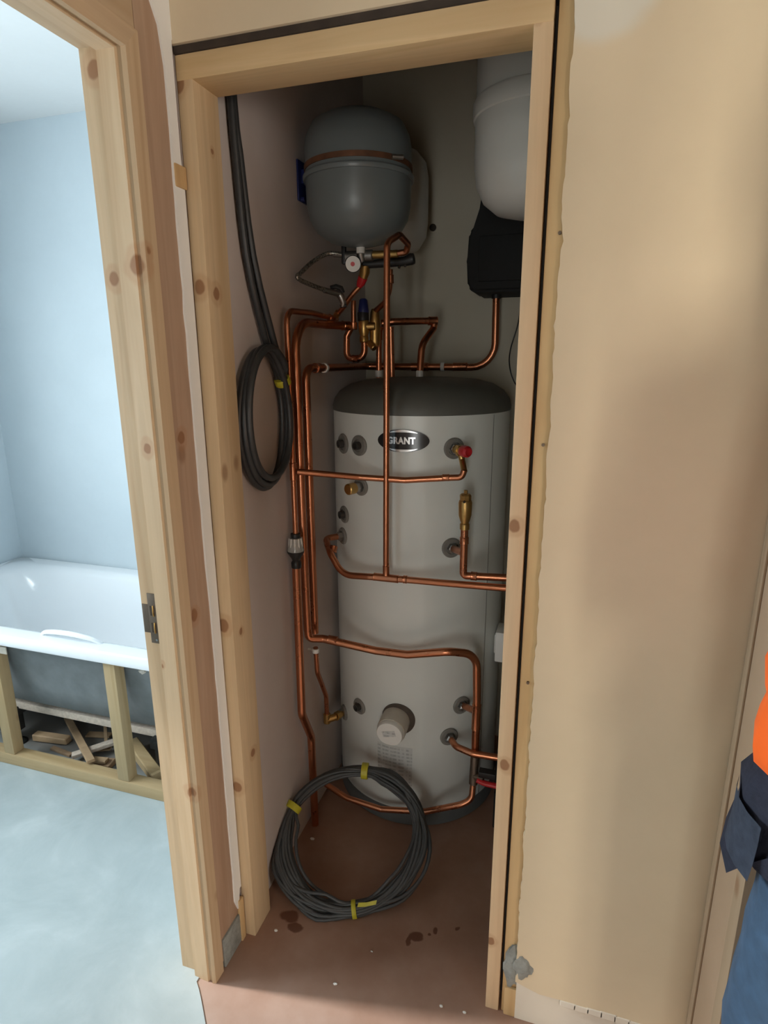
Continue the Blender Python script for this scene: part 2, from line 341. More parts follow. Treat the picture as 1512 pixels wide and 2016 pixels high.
struct('wall_left', 'closet_wall', [((XP + 0.006, 0.0, 0), (XL, YB, ZC))], 'pinkish grey plastered wall inside the closet behind the copper pipes', 'wall')
struct('wall_bathroom_right', 'bath_wall', [((XP, -0.06, 0), (XP + 0.006, YB, ZC)), ((XP, -2.3, 0), (XL - 0.008, -0.95, ZC)), ((XP, -0.95, 2.045), (XL - 0.008, -0.06, ZC))], 'partition wall between the bathroom and the hall around the doorway', 'wall')
struct('wall_hall_left', 'plaster_hall', [((XL - 0.008, -3.3, 0), (XL, -0.95, ZC)), ((XL - 0.008, -0.95, 2.16), (XL, -0.002, ZC))], 'beige plaster on the hall side of the bathroom doorway', 'wall')
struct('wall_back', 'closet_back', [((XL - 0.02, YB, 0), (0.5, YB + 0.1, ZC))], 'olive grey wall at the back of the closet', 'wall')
struct('wall_bathroom_back', 'bath_wall', [((-2.55, YB - 0.02, 0), (XP, YB + 0.1, ZC))], 'pale blue white wall behind the bathtub', 'wall')
struct('wall_bathroom_left', 'bath_wall', [((-2.55, -2.3, 0), (-2.45, -1.2, ZC)), ((-2.55, 0.12, 0), (-2.45, YB, ZC)), ((-2.55, -1.2, 0), (-2.45, 0.12, 0.98)), ((-2.55, -1.2, 1.84), (-2.45, 0.12, ZC))], 'bathroom end wall with the window opening', 'wall')
struct('wall_bathroom_front', 'bath_wall', [((-2.55, -2.3, 0), (XP, -2.2, ZC))], 'bathroom wall opposite the bathtub', 'wall')
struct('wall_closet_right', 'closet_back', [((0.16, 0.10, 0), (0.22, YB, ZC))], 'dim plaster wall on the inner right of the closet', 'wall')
XR = 0.42
struct('wall_right', 'plaster_shaded', [((XR, -0.165, 0), (XR + 0.1, 0.0, ZC)), ((XR, -0.97, 2.04), (XR + 0.1, -0.165, ZC)), ((XR, -3.3, 0), (XR + 0.1, -1.01, ZC))], 'narrow plaster return wall beside the person and its doorway', 'wall')
struct('wall_hall_end', 'plaster_hall', [((XL, -3.4, 0), (-0.10, -3.3, ZC)), ((0.38, -3.4, 0), (XR, -3.3, ZC)), ((-0.10, -3.4, 1.95), (0.38, -3.3, ZC)), ((-0.10, -3.4, 0), (0.38, -3.3, 0.05))], 'hall end wall with a tall glazed opening', 'wall')
struct('wall_side_room', 'plaster_hall', [((XR + 0.1, 1.5, 0), (2.6, 1.6, ZC)), ((2.6, -3.3, 0), (2.7, -2.05, ZC)), ((2.6, -0.75, 0), (2.7, 1.6, ZC)), ((2.6, -2.05, 0), (2.7, -0.75, 0.7)), ((2.6, -2.05, 1.7), (2.7, -0.75, ZC)), ((XR, -3.4, 0), (1.1, -3.3, ZC)), ((1.9, -3.4, 0), (2.7, -3.3, ZC)), ((1.1, -3.4, 0), (1.9, -3.3, 0.55)), ((1.1, -3.4, 1.85), (1.9, -3.3, ZC)), ((0.22, 0.12, 0), (XR + 0.1, 1.6, ZC))], 'plaster walls of the side room behind the person', 'wall')
def window(n, lo, hi, ax, label):
    t = thing('window_%d' % n, label, 'window', lo, 'structure'); a, b = V(lo), V(hi); i = {'x': 1, 'y': 0}[ax]; w = 0.05
    def seg(l, h): bxp(t, 'window_frame', 'white', l, h, 0.004)
    m = (a[i] + b[i]) / 2
    for s, e in ((a[i], a[i] + w), (m - w / 2, m + w / 2), (b[i] - w, b[i])):
        l, h = a.copy(), b.copy(); l[i] = s; h[i] = e; seg(l, h)
    for zs, ze in ((a.z, a.z + w), (b.z - w, b.z)):
        for s, e in ((a[i] + w, m - w / 2), (m + w / 2, b[i] - w)):
            l, h = a.copy(), b.copy(); l[i] = s; h[i] = e; l.z = zs; h.z = ze; seg(l, h)
    k = 1 - i; mid = (a[k] + b[k]) / 2
    for s, e in ((a[i] + w, m - w / 2), (m + w / 2, b[i] - w)):
        l, h = a.copy(), b.copy(); l[i] = s; h[i] = e; l[k] = mid - 0.003; h[k] = mid + 0.003; l.z += w; h.z -= w; bxp(t, 'pane', 'glass', l, h)
window(1, (-2.53, -1.2, 0.98), (-2.47, 0.12, 1.84), 'x', 'white framed bathroom window opposite the hall doorway')
window(2, (-0.10, -3.38, 0.05), (0.38, -3.32, 1.95), 'y', 'tall white framed glazing at the far end of the hall')
window(3, (1.1, -3.38, 0.55), (1.9, -3.32, 1.85), 'y', 'white framed window of the side room')

window(4, (2.62, -2.05, 0.7), (2.68, -0.75, 1.7), 'x', 'low white framed window added for the fill light at the side room end')  # window added to go with the fill lamp

# plaster face right of the closet, ragged towards the frame
def ragged(z0, z1, base, top):
    pts = []; z = z0
    while z < z1:
        t = (z - z0) / (z1 - z0); pts.append((base + (top - base) * t + 0.004 * noise.noise((0, 3.1, z * 17)) + 0.0035 * noise.noise((5, 0, z * 60)), z)); z += 0.012
    return pts + [(top, z1)]
bm = new()
lp = ragged(0.115, 2.0445, 0.0655, 0.060)
prism(bm, lp + [(XL + 0.001, 2.0455), (XL + 0.001, ZC), (XR + 0.02, ZC)] + [(XR + 0.02, 0.092), (0.30, 0.096), (0.24, 0.093), (0.17, 0.100), (0.12, 0.098), (0.085, 0.108)], 'y', -0.010, 0.002)
tag(link('wall_front', bm, 'plaster_hall', None, 0), 'warm beige plaster wall around and right of the closet frame', 'wall', 'structure')
struct('wall_front_board', 'skim_base', [((0.068, -0.004, 0), (XR, 0.0, 0.12)), ((0.075, 0.002, 0), (XR + 0.1, 0.098, 2.05)), ((XL, 0.004, 2.056), (XR + 0.1, 0.098, ZC))], 'bare plasterboard strip at the foot of the beige wall', 'wall')
bm = new()
for i in range(9):
    x0 = 0.165 + i * 0.028; box(bm, (x0, -0.012, 0.084 + 0.004 * noise.noise((i * 3.3, 1, 0))), (x0 + 0.034, -0.003, 0.100 + 0.006 * noise.noise((i * 2.1, 0, 4))), 0.002)
tag(link('trim_1', bm, 'skim_base', None, 0), 'broken plaster ridge near the foot of the beige wall', 'trim', 'structure')

# closet door frame
d1 = thing('door_1', 'raw pine door frame around the closet with the cylinder', 'door frame', (-0.3, 0.04, 0), 'structure')
FD = 0.085
part(d1, 'jamb', 'pine_jamb', lambda b: box(b, (XL + 0.001, 0.0, 0), (-0.610, FD, 2.004), 0.0025))
part(d1, 'jamb', 'pine_jamb_r', lambda b: box(b, (0.0, 0.0, 0), (0.030, FD, 2.004), 0.002))
part(d1, 'head', 'pine_x', lambda b: box(b, (XL + 0.001, -0.001, 1.990), (0.030, FD, 2.032), 0.0025))
tr = thing('trim_2', 'rough pine stud in the gap beside the clear closet jamb', 'stud', (0.05, 0.05, 0), 'structure')
part(tr, 'stud', 'pine_rough', lambda b: box(b, (0.0365, 0.004, 0.0), (0.078, 0.09, 2.05), 0.002))
bxp(tr, 'gap_shade_backing', 'dark_shade_and_parts', (0.0295, 0.05, 0), (0.037, 0.09, 2.05))  # dark backing that paints the shade deep in the gap
bxp(tr, 'gap_shade_strip', 'dark_shade_and_parts', (XL + 0.002, -0.004, 2.0322), (0.034, 0.09, 2.0445))  # dark strip added above the head to paint the gap's shade
for z, x in ((1.690, 0.0585), (1.34, 0.053), (0.865, 0.052)): part(tr, 'nail', 'zinc', lambda b, z=z, x=x: rod(b, (x, 0.0, z), (x, 0.006, z), 0.003, 8))
def lump(b, c, r, seed, n=2):
    b2 = bmesh.new(); bmesh.ops.create_icosphere(b2, subdivisions=n + 1, radius=1)
    for v in b2.verts:
        k = 1 + 0.35 * noise.noise(v.co * 2.1 + V(seed, 0, 0)) + 0.18 * noise.noise(v.co * 6 + V(0, seed, 0)); v.co = V(c) + V(v.co.x * r[0], v.co.y * r[1], v.co.z * r[2]) * k
    merge(b, b2)
bm = new(); lump(bm, (0.057, 0.002, 0.145), (0.021, 0.008, 0.058), 3); lump(bm, (0.080, -0.009, 0.160), (0.019, 0.004, 0.034), 8)
tag(link('trim_3', bm, 'mortar'), 'rough grey mortar dab at the foot of the pine stud', 'mortar', 'structure')
tag(link('trim_4', box(new(), (0.042, -0.004, 0.0), (0.070, 0.02, 0.082), 0.003), 'pine_rough'), 'short pine block on the floor under the mortar', 'block', 'structure')

# bathroom door lining (rebated, stop and head), strike plate, stud and plaster stub
d2 = thing('door_2', 'rebated pine door lining of the bathroom doorway', 'door frame', (-0.69, -0.5, 0), 'structure')
prof = [(XP - 0.002, -0.106), (XP - 0.002, -0.126), (-0.703, -0.126), (-0.7015, -0.139), (-0.663, -0.141), (-0.661, -0.136), (-0.652, -0.136), (-0.6505, -0.141), (-0.6415, -0.139), (-0.6405, -0.108), (-0.6405, -0.106)]
part(d2, 'jamb', 'pine_lining', lambda b: prism(b, prof, 'z', 0.0, 2.021), 20)
part(d2, 'jamb', 'pine_lining', lambda b: prism(b, [(x, -1.056 - y) for x, y in prof][::-1], 'z', 0.0, 2.021), 20)
zt = 1.99
profh = [(XP - 0.002, zt + .034), (XP - 0.002, zt + 0.014), (-0.703, zt + 0.014), (-0.7015, zt + 0.001), (-0.663, zt - 0.001), (-0.661, zt + 0.004), (-0.652, zt + 0.004), (-0.6505, zt - 0.001), (-0.6415, zt), (-0.6405, zt + 0.034)]
part(d2, 'head', 'pine_y', lambda b: prism(b, profh, 'y', -0.95, -0.106), 20)
pl = thing('strike_plate', 'worn metal strike plate let into the bathroom door lining', 'strike plate', (-0.722, -0.127, 0.95))
def plate(b):
    for lo, hi in (((-0.7305, -0.1275, 0.902), (-0.7095, -0.1255, 1.016)), ((-0.7455, -0.1275, 0.925), (-0.7305, -0.1255, 0.990))): box(b, lo, hi, 0.0006)
part(pl, 'plate', 'zinc', plate)
for z in (0.977, 0.938):
    bxp(pl, 'keep_slot', 'dark_shade_and_parts', (-0.7255, -0.1282, z - 0.011), (-0.7185, -0.1270, z + 0.011))
    part(pl, 'keep_lip', 'brass', lambda b, z=z: tube(b, [(-0.7175, -0.1285, z - 0.012), (-0.7165, -0.1305, z), (-0.7175, -0.1285, z + 0.012)], 0.0016, 6))
part(pl, 'screw', 'steel', lambda b: rod(b, (-0.716, -0.1270, 0.910), (-0.716, -0.1286, 0.910), 0.0025, 10))
tr = thing('trim_5', 'pinkish pine stud between the bathroom lining and the closet jamb', 'stud', (-0.69, -0.05, 0), 'structure')
part(tr, 'stud', 'pine_stud', lambda b: box(b, (XP + 0.008, -0.107, 0.02), (XL + 0.0005, -0.012, 2.17), 0.002))
part(tr, 'lintel', 'pine_y', lambda b: box(b, (XP + 0.008, -0.95, 2.024), (XL + 0.0005, -0.108, 2.17), 0.002))
part(tr, 'spacer_block', 'pine_rough', lambda b: box(b, (XL - 0.01, -0.036, 1.806), (XL + 0.0085, -0.002, 1.846), 0.003))
def stub(b):
    left = [(-0.034 + 0.003 * noise.noise((0, 7, z * 20)) - 0.004 * (z < 1.86 and z > 1.0), z) for z in [0.14 + 0.04 * i for i in range(43)]]
    left += [(-0.036, 1.90), (-0.037, 2.0), (-0.046, 2.06), (-0.072, 2.105), (-0.12, 2.14), (-0.16, 2.15), (-0.30, 2.155)]
    prism(b, [(-0.010, 0.16), (-0.020, 0.10)] + left + [(-0.30, 2.17), (-0.002, 2.17), (-0.002, 2.06), (-0.012, 2.05), (-0.012, 1.86), (-0.007, 1.80), (-0.006, 1.2), (-0.003, 0.6), (-0.003, 0.16)], 'x', XL, XL + 0.005)
bm = new(); stub(bm); tag(link('trim_6', bm, 'plaster_edge', None, 0), 'white plaster edge strip left of the closet frame', 'plaster edge', 'structure')
tag(link('trim_7', box(new(), (XL - 0.01, -0.098, 0.0), (XL + 0.006, -0.018, 0.088), 0.004), 'mortar'), 'grey cement pad at the foot of the pine stud beside the bathroom doorway', 'cement pad', 'structure')
tag(link('trim_8', box(new(), (XL + 0.001, -0.022, 0.0), (XL + 0.010, -0.004, 0.13), 0.002), 'pine_rough'), 'small pine splinter at the foot of the closet frame', 'wood strip', 'structure')

# right hand doorway lining
d3 = thing('door_3', 'pine door lining of the doorway the person stands in', 'door frame', (0.47, -0.5, 0), 'structure')
part(d3, 'jamb', 'pine_dim', lambda b: box(b, (XR - 0.012, -0.205, 0), (XR + 0.11, -0.165, 2.0), 0.002))
part(d3, 'jamb', 'pine_dim', lambda b: box(b, (XR - 0.012, -1.01, 0), (XR + 0.11, -0.97, 2.0), 0.002))
part(d3, 'head', 'pine_y', lambda b: box(b, (XR - 0.012, -1.01, 2.0), (XR + 0.11, -0.165, 2.04), 0.002))
part(d3, 'corner_bead', 'pine_dim', lambda b: box(b, (XR - 0.004, -0.036, 0.0), (XR, -0.012, 2.4), 0.001))

# ------------------------------------------------------------------ bathroom
bt = thing('bathtub', 'white acrylic bathtub with its front panel missing', 'bathtub', (-1.6, 0.69, 0))
def sup(cx, cy, a, b, z, n=64, e=4.0):
    return [V(cx + a * abs(math.cos(t)) ** (2 / e) * (1 if math.cos(t) >= 0 else -1), cy + b * abs(math.sin(t)) ** (2 / e) * (1 if math.sin(t) >= 0 else -1), z) for t in [2 * math.pi * k / n for k in range(n)]]
def loops(b, ls, capend=True):
    rs = [[b.verts.new(p) for p in l] for l in ls]; n = len(rs[0])
    for a, c in zip(rs, rs[1:]):
        for k in range(n): b.faces.new((a[k], a[(k + 1) % n], c[(k + 1) % n], c[k]))
    if capend: b.faces.new(rs[-1])
BX, BY = -1.602, 0.690
part(bt, 'tub', 'acrylic', lambda b: loops(b, [sup(BX, BY, .842, .352, .515, e=30), sup(BX, BY, .844, .354, .520, e=30), sup(BX, BY, .844, .354, .548, e=30), sup(BX, BY, .838, .348, .556, e=30), sup(BX, BY, .805, .300, .556, e=9), sup(BX, BY, .790, .285, .552, e=6), sup(BX, BY, .770, .268, .530, e=4.5),
     sup(BX, BY, .735, .250, .42, e=4), sup(BX, BY, .69, .232, .29, e=4), sup(BX, BY, .65, .215, .225, e=4), sup(BX, BY, .58, .175, .20, e=3.5), sup(BX, BY, .2, .06, .195, e=2)]), 50)
part(bt, 'underside', 'shell', lambda b: loops(b, [sup(BX, BY, .842, .350, .516, e=30), sup(BX, BY, .80, .300, .51, e=9), sup(BX, BY, .76, .275, .42, e=5), sup(BX, BY, .72, .258, .30, e=4.5), sup(BX, BY, .68, .235, .215, e=4), sup(BX, BY, .6, .19, .19, e=4), sup(BX, BY, .2, .06, .187, e=2)]), 50)
part(bt, 'baseboard', 'chip', lambda b: box(b, (-2.25, 0.47, 0.158), (-0.98, 0.90, 0.187), 0.002))
def grip(y, x0, x1, s):
    return lambda b: tube(b, smooth_path([(x0, y + 0.012 * s, .548), (x0 + .04, y, .572), ((x0 + x1) / 2, y - 0.006 * s, .582), (x1 - .04, y, .572), (x1, y + 0.012 * s, .548)], 8), [0.0055 + 0.0035 * math.sin(math.pi * i / 32) for i in range(33)], 10)
part(bt, 'grip_handle', 'acrylic', grip(.380, -1.64, -1.37, 1)); part(bt, 'grip_handle', 'chrome', grip(.955, -1.64, -1.37, -1))
part(bt, 'waste', 'chrome', lambda b: lathe(b, [(0.0, -.002), (0.036, -.002), (0.038, .004), (0.02, .009), (0, .009)], (-1.14, .69, .206), (0, 0, 1), 24))
part(bt, 'overflow', 'chrome', lambda b: lathe(b, [(0.0, -.004), (0.034, -.004), (0.036, .006), (0.02, .012), (0, .012)], (-1.60, .934, .455), (0, -1, .1), 24))
for x in (-1.93, -1.25):
    lg = part(bt, 'leg', 'black', lambda b, x=x: (box(b, (x - .022, .44, .13), (x + .022, .94, .166), .003), box(b, (x - .016, .455, .06), (x + .016, .49, .14), .003)))
    part(lg, 'threaded_rod', 'steel', lambda b, x=x: rod(b, (x, .472, 0.018), (x, .472, .12), .006, 10))
    part(lg, 'foot', 'black', lambda b, x=x: lathe(b, [(.026, 0.0026), (.026, .008), (.012, .02), (0, .02)], (x, .472, 0), (0, 0, 1), 20))
part(bt, 'support_bracket', 'steel', lambda b: box(b, (-2.02, .445, .05), (-1.955, .475, .158), .003))
part(bt, 'foam_blob', 'cream', lambda b: lump(b, (-1.205, .372, .488), (.013, .010, .010), 5, 1))
part(bt, 'rim_label', 'cream', lambda b: box(b, (-1.83, .356, .470), (-1.775, .360, .498), .001))
pf = thing('bath_panel_frame', 'treated timber frame standing under the front rim of the bathtub', 'frame', (-1.6, .375, 0))
part(pf, 'bottom_rail', 'pine_bath_x', lambda b: box(b, (-2.44, .350, .003), (-0.755, .398, .048), .003))
for x in (-1.348, -1.868, -0.80): part(pf, 'upright', 'pine_bath_z', lambda b, x=x: box(b, (x, .352, .048), (x + .047, .396, .513), .003))
def plank(name, label, p0, p1, w, h, mat='offcut', group='offcuts under the bathtub'):
    p0, p1 = V(p0), V(p1); d = (p1 - p0); L = d.length; x, y, z = frame(d); b2 = bmesh.new(); bmesh.ops.create_cube(b2, size=1)
    for v in b2.verts: v.co = Vector((v.co.x * w, v.co.y * h, (v.co.z + .5) * L))
    bmesh.ops.bevel(b2, geom=b2.edges[:], offset=min(w, h) * .12, segments=1, affect='EDGES')
    for v in b2.verts: v.co += V(noise.noise(v.co * 40), noise.noise(v.co * 40 + V(9, 0, 0)), 0) * min(w, h) * .12
    b2.transform(Matrix((x, y, z)).transposed().to_4x4()); b2.transform(Matrix.Translation(p0)); lo = min(v.co.z for v in b2.verts)
    if lo < 0.0035: b2.transform(Matrix.Translation((0, 0, 0.0035 - lo)))
    return tag(link(name, b2, mat, None, 25), label, 'wood offcut', None, group)
plank('wood_offcut', 'long pine lath leaning over the bottom rail of the bath frame', (-1.50, .392, .062), (-1.86, .64, .022), .026, .014)
plank('wood_offcut', 'short round batten lying at the foot of the bath leg', (-1.885, .50, .02), (-1.73, .515, .02), .034, .03)
plank('wood_offcut', 'grey weathered lath crossing behind the long pine lath', (-1.63, .43, .03), (-1.495, .55, .05), .028, .016, 'chip')
plank('wood_offcut', 'thick square offcut beside the middle upright of the bath frame', (-1.24, .425, .03), (-1.46, .56, .032), .046, .044, 'pine_bath_x')
plank('wood_offcut', 'dark split piece of bark behind the bottom rail', (-1.56, .435, .012), (-1.46, .45, .014), .045, .02, 'offcut_dark')
plank('wood_offcut', 'pale yellow wood chip on top of the dark bark', (-1.535, .43, .034), (-1.475, .44, .034), .028, .012)
plank('wood_offcut', 'thin upright splinter poking from the offcuts', (-1.56, .53, .02), (-1.64, .62, .08), .012, .006)
plank('wood_offcut', 'flat shaving of wood deep under the bathtub', (-1.70, .58, .01), (-1.60, .60, .012), .03, .008)
plank('wood_offcut', 'dark thin stick on the bathroom floor left of the long lath', (-1.77, .47, .008), (-1.66, .455, .008), .018, .010, 'offcut_dark')
plank('wood_offcut', 'small curled shaving among the offcuts near the grey lath', (-1.60, .50, .012), (-1.53, .52, .02), .018, .006)

# ------------------------------------------------------------------ hot water cylinder
TX, TY, TR = -0.360, 0.775, 0.279
hw = thing('hot_water_cylinder', 'tall light grey hot water cylinder with dark domed top', 'water cylinder', (TX, TY, 0))
part(hw, 'body', 'tank', lambda b: lathe(b, [(TR - .004, .045), (TR, .05), (TR, 1.338), (TR - .004, 1.342)], (TX, TY, 0), (0, 0, 1), 96), 40)
part(hw, 'base_ring', 'tank_base', lambda b: lathe(b, [(TR - .004, 0), (TR + .003, .004), (TR + .003, .056), (TR - .002, .060), (TR - .01, .060)], (TX, TY, 0), (0, 0, 1), 96), 40)
part(hw, 'lid', 'tank_lid', lambda b: lathe(b, [(TR - .006, 1.336), (TR + .002, 1.339), (TR + .002, 1.352), (TR - .004, 1.372), (TR - .022, 1.396), (TR - .055, 1.416), (TR - .10, 1.428), (TR - .17, 1.434), (0.0, 1.436)], (TX, TY, 0), (0, 0, 1), 96), 40)
part(hw, 'seam', 'steel', lambda b: tube(b, [(TX + TR * math.sin(R(62)), TY - TR * math.cos(R(62)), z) for z in (.06, .6, 1.335)], .0016, 6), label='thin vertical seam')
def ta(a, z, r=TR): return V(TX + r * math.sin(R(a)), TY - r * math.cos(R(a)), z)
def tn(a): return V(math.sin(R(a)), -math.cos(R(a)), 0)
def port(a, z, r=.031, nut=True):
    p = part(hw, 'port', 'port', lambda b: lathe(b, [(r, -.006), (r, .003), (r * .9, .006), (r * .62, .006), (r * .58, .003), (0, .003)], ta(a, z), tn(a), 28), label='dark grey round connection port')
    part(p, 'socket', 'port_dark' if nut else 'steel', lambda b: lathe(b, [(.012, .002), (.012, .018), (.009, .018), (.009, .006), (0, .006)] if nut else [(.015, .002), (.015, .016), (.011, .02), (0, .02)], ta(a, z), tn(a), 6 if not nut else 16), 20)
A = {'p1': (-42.5, 1.245), 'p2': (-26, 1.248), 'p3': (-25, 1.127), 'p4': (-43, 1.025), 'p5': (-46, .952), 'relief': (33, 1.248), 'rport': (33, .957), 'low1': (-29.5, .389), 'low2': (-51, .31), 'lr1': (43, .43), 'lr2': (34.5, .327)}
for k, (a, z) in A.items(): port(a, z, .030 if k in ('p1', 'p2', 'relief', 'rport', 'lr1', 'lr2') else .027, k in ('p1', 'p2', 'p4', 'low1'))
# badge
def onskin(b, a0=3.4, z0=1.270):
    for v in b.verts:
        a = v.co.x / TR; rr = TR + v.co.z; v.co = V(TX + rr * math.sin(a + R(a0)), TY - rr * math.cos(a + R(a0)), z0 + v.co.y)
def ell(b, a, c, h0, h1, a0=3.4, z0=1.270, n=64, rings=8):
    cen = b.verts.new((0, 0, h1)); prev = None
    for i in range(1, rings + 1):
        k = i / rings; cur = [b.verts.new((a * k * math.cos(2 * math.pi * j / n), c * k * math.sin(2 * math.pi * j / n), h1)) for j in range(n)]
        for j in range(n):
            if prev is None: b.faces.new((cen, cur[j], cur[(j + 1) % n]))
            else: b.faces.new((prev[j], cur[j], cur[(j + 1) % n], prev[(j + 1) % n]))
        prev = cur
    lo = [b.verts.new((v.co.x, v.co.y, h0)) for v in prev]
    for j in range(n): b.faces.new((prev[j], lo[j], lo[(j + 1) % n], prev[(j + 1) % n]))
    onskin(b, a0, z0)
bd = part(hw, 'badge', 'badge', lambda b: ell(b, .0735, .0315, -.002, .004), label='black oval maker badge with silver lettering')
def arcs(b, sides):
    for s in sides:
        n = 20; ro = []
        for i in range(n + 1):
            t = R(52 + 76 * i / n) * s; th = .0030 * math.sin(math.pi * i / n) + .0006
            ro.append([b.verts.new((.066 * math.cos(t) * 1.0, (.0275 + q * th) * math.sin(t), .0046)) for q in (-1, 1)])
        for p, q in zip(ro, ro[1:]): b.faces.new((p[0], p[1], q[1], q[0]))
    onskin(b)
part(bd, 'rim_line', 'silver', lambda b: arcs(b, (1,)), 0); part(bd, 'rim_line', 'silver', lambda b: arcs(b, (-1,)), 0)
def text_mesh(txt, size, off=0.0):
    cu = bpy.data.curves.new('tmp', 'FONT'); cu.body = txt; cu.size = size; cu.align_x = 'CENTER'; cu.align_y = 'CENTER'; cu.offset = off; cu.extrude = 0.0006; cu.space_character = 1.08
    o = bpy.data.objects.new('tmp', cu); C.objects.link(o); dg = bpy.context.evaluated_depsgraph_get()
    me = bpy.data.meshes.new_from_object(o.evaluated_get(dg)); bpy.data.objects.remove(o); bpy.data.curves.remove(cu); return me
me = text_mesh('GRANT', 0.0255, 0.0011); bm = new(); bm.from_mesh(me); bpy.data.meshes.remove(me)
for v in bm.verts: v.co = V(v.co.x * 0.86 - .0045, v.co.y, .0046 + v.co.z)
onskin(bm); link('lettering', bm, 'silver', bd, 0)
# rating label printed on the body
def patch(b, a0, a1, z0, z1, r, n=10):
    ro = [[b.verts.new(ta(a0 + (a1 - a0) * i / n, z, r)) for z in (z0, z1)] for i in range(n + 1)]
    for p, q in zip(ro, ro[1:]): b.faces.new((p[0], q[0], q[1], p[1]))
part(hw, 'rating_label', 'label', lambda b: patch(b, -13.8, 10.2, .150, .290, TR + .0008), label='faint grey printed rating label')
# immersion heater
im = part(hw, 'immersion_recess', 'recess', lambda b: ell(b, .054, .054, -.002, .0012, 0.9, .392), label='dark round recess of the immersion heater')
part(hw, 'immersion_heater', 'cream', lambda b: lathe(b, [(.0455, -.02), (.0455, .052), (.044, .055), (0, .055)], ta(-0.8, .386, TR - .002), tn(-0.8) + V(0, 0, -.10), 36), label='cream round housing of the immersion heater')
cap = part(hw, 'immersion_cap', 'white', lambda b: lathe(b, [(.0415, .050), (.0425, .066), (.040, .071), (0, .072)], ta(-0.8, .386, TR - .002), tn(-0.8) + V(0, 0, -.10), 36), label='white end cap of the immersion heater')
def capsticker(b):
    o = ta(-0.8, .386, TR - .002); d = (tn(-0.8) + V(0, 0, -.10)).normalized(); x = V(0, 0, 1).cross(d).normalized() * -1; x = (x * math.cos(R(-14)) + V(0, 0, 1) * math.sin(R(-14))).normalized(); y = d.cross(x) * -1
    if y.z < 0: y = -y
    c = o + d * .0725 + y * .003; q = [b.verts.new(c + x * sx * .021 + y * sy * .010) for sx, sy in ((-1, -1), (1, -1), (1, 1), (-1, 1))]; b.faces.new(q)
part(cap, 'sticker', 'label', capsticker, 0)
part(cap, 'screw', 'steel', lambda b: rod(b, ta(-0.8, .386, TR - .002) + (tn(-0.8) + V(0, 0, -.10)).normalized() * .070 + V(.004, 0, .026), ta(-0.8, .386, TR - .002) + (tn(-0.8) + V(0, 0, -.10)).normalized() * .0735 + V(.004, 0, .026), .0035, 10))
# thermostat box on the cylinder's side
th = thing('thermostat_box', 'white plastic box on the far side of the cylinder by the clear jamb', 'thermostat', (-0.06, .70, .54))
part(th, 'cover', 'white', lambda b: box(b, (-.083, .665, .545), (-.020, .745, .648), .005))
part(th, 'mount', 'white', lambda b: box(b, (-.088, .685, .565), (-.06, .735, .63), .003))

# ------------------------------------------------------------------ copper pipework
W = 0.617
def collar(p, name, c, d, r, L=.03, mat='copper'):
    c, d = V(c), V(d).normalized(); k = .0011
    part(p, name, mat, lambda b: lathe(b, [(r + .0004, -L / 2), (r + .0022, -L / 2 + .0015), (r + .0016, -L / 2 + .005), (r + .0016, L / 2 - .005), (r + .0022, L / 2 - .0015), (r + .0004, L / 2)], c, d, 16))
def pipe(name, label, pts, r, bend=.04, loc=None, cat='copper pipe', fits=(), seg=14):
    pp = fillet(pts, bend); t = thing(name, label, cat, loc or pts[0]); part(t, 'tube', 'copper', lambda b: tube(b, pp, r, seg), 50)
    for f in fits: collar(t, *f)
    return t
r15, r22 = .0078, .0122
# pipe with tundish nearest the wall coil
pipe('discharge_pipe', 'thin copper riser nearest the wall coil, bent at the top towards the back', [(-W, .36, 1.016), (-W, .362, 1.36), (-W, .362, 1.612), (-W, .52, 1.617), (-W + .004, .700, 1.610)], r15, .035, (-W, .36, 1.016), fits=[('tee', (-W, .361, 1.194), (0, 0, 1), r15, .05), ('coupling', (-W + .003, .655, 1.6115), (0, 1, -.04), r15, .03)])
tu = thing('tundish', 'black and clear plastic tundish on the thin copper riser', 'tundish', (-W, .355, .92))
part(tu, 'collar', 'black', lambda b: lathe(b, [(.009, 1.006), (.0135, 1.006), (.0135, 1.018), (.009, 1.018)], (-W, .358, 0), (0, 0, 1), 20))
def ribs(b):
    for k in range(10):
        a = 2 * math.pi * k / 10; x, y = math.cos(a), math.sin(a); rod(b, (-W + .0205 * x, .357 + .0205 * y, .968), (-W + .0165 * x, .357 + .0165 * y, 1.006), .0022, 6)
part(tu, 'clear_body', 'clear', lambda b: lathe(b, [(.0235, .966), (.0235, .972), (.019, .99), (.0175, 1.006), (.012, 1.007)], (-W, .357, 0), (0, 0, 1), 24))
part(tu, 'window_ribs', 'white', ribs)
part(tu, 'funnel', 'black', lambda b: lathe(b, [(.012, .916), (.0145, .920), (.0145, .934), (.0105, .940), (.014, .948), (.024, .964), (.0245, .968), (.02, .968)], (-W, .356, 0), (0, 0, 1), 24))
pipe('discharge_pipe', 'thick copper drop below the tundish, kinked and running into the floor', [(-W, .355, .918), (-W, .352, .70), (-W, .349, .452), (-W, .408, .335), (-W, .412, .001)], .0125, .05, (-W, .41, 0))
pipe('primary_pipe', 'copper riser between two others, swept round at the top to the valves', [(-W + .002, .409, .700), (-W, .408, 1.0), (-W, .406, 1.588), (-W, .60, 1.590), (-.578, .705, 1.590)], r22, .085, (-W, .409, .66), fits=[('coupling', (-.582, .695, 1.590), (.4, .9, 0), r22, .03)])
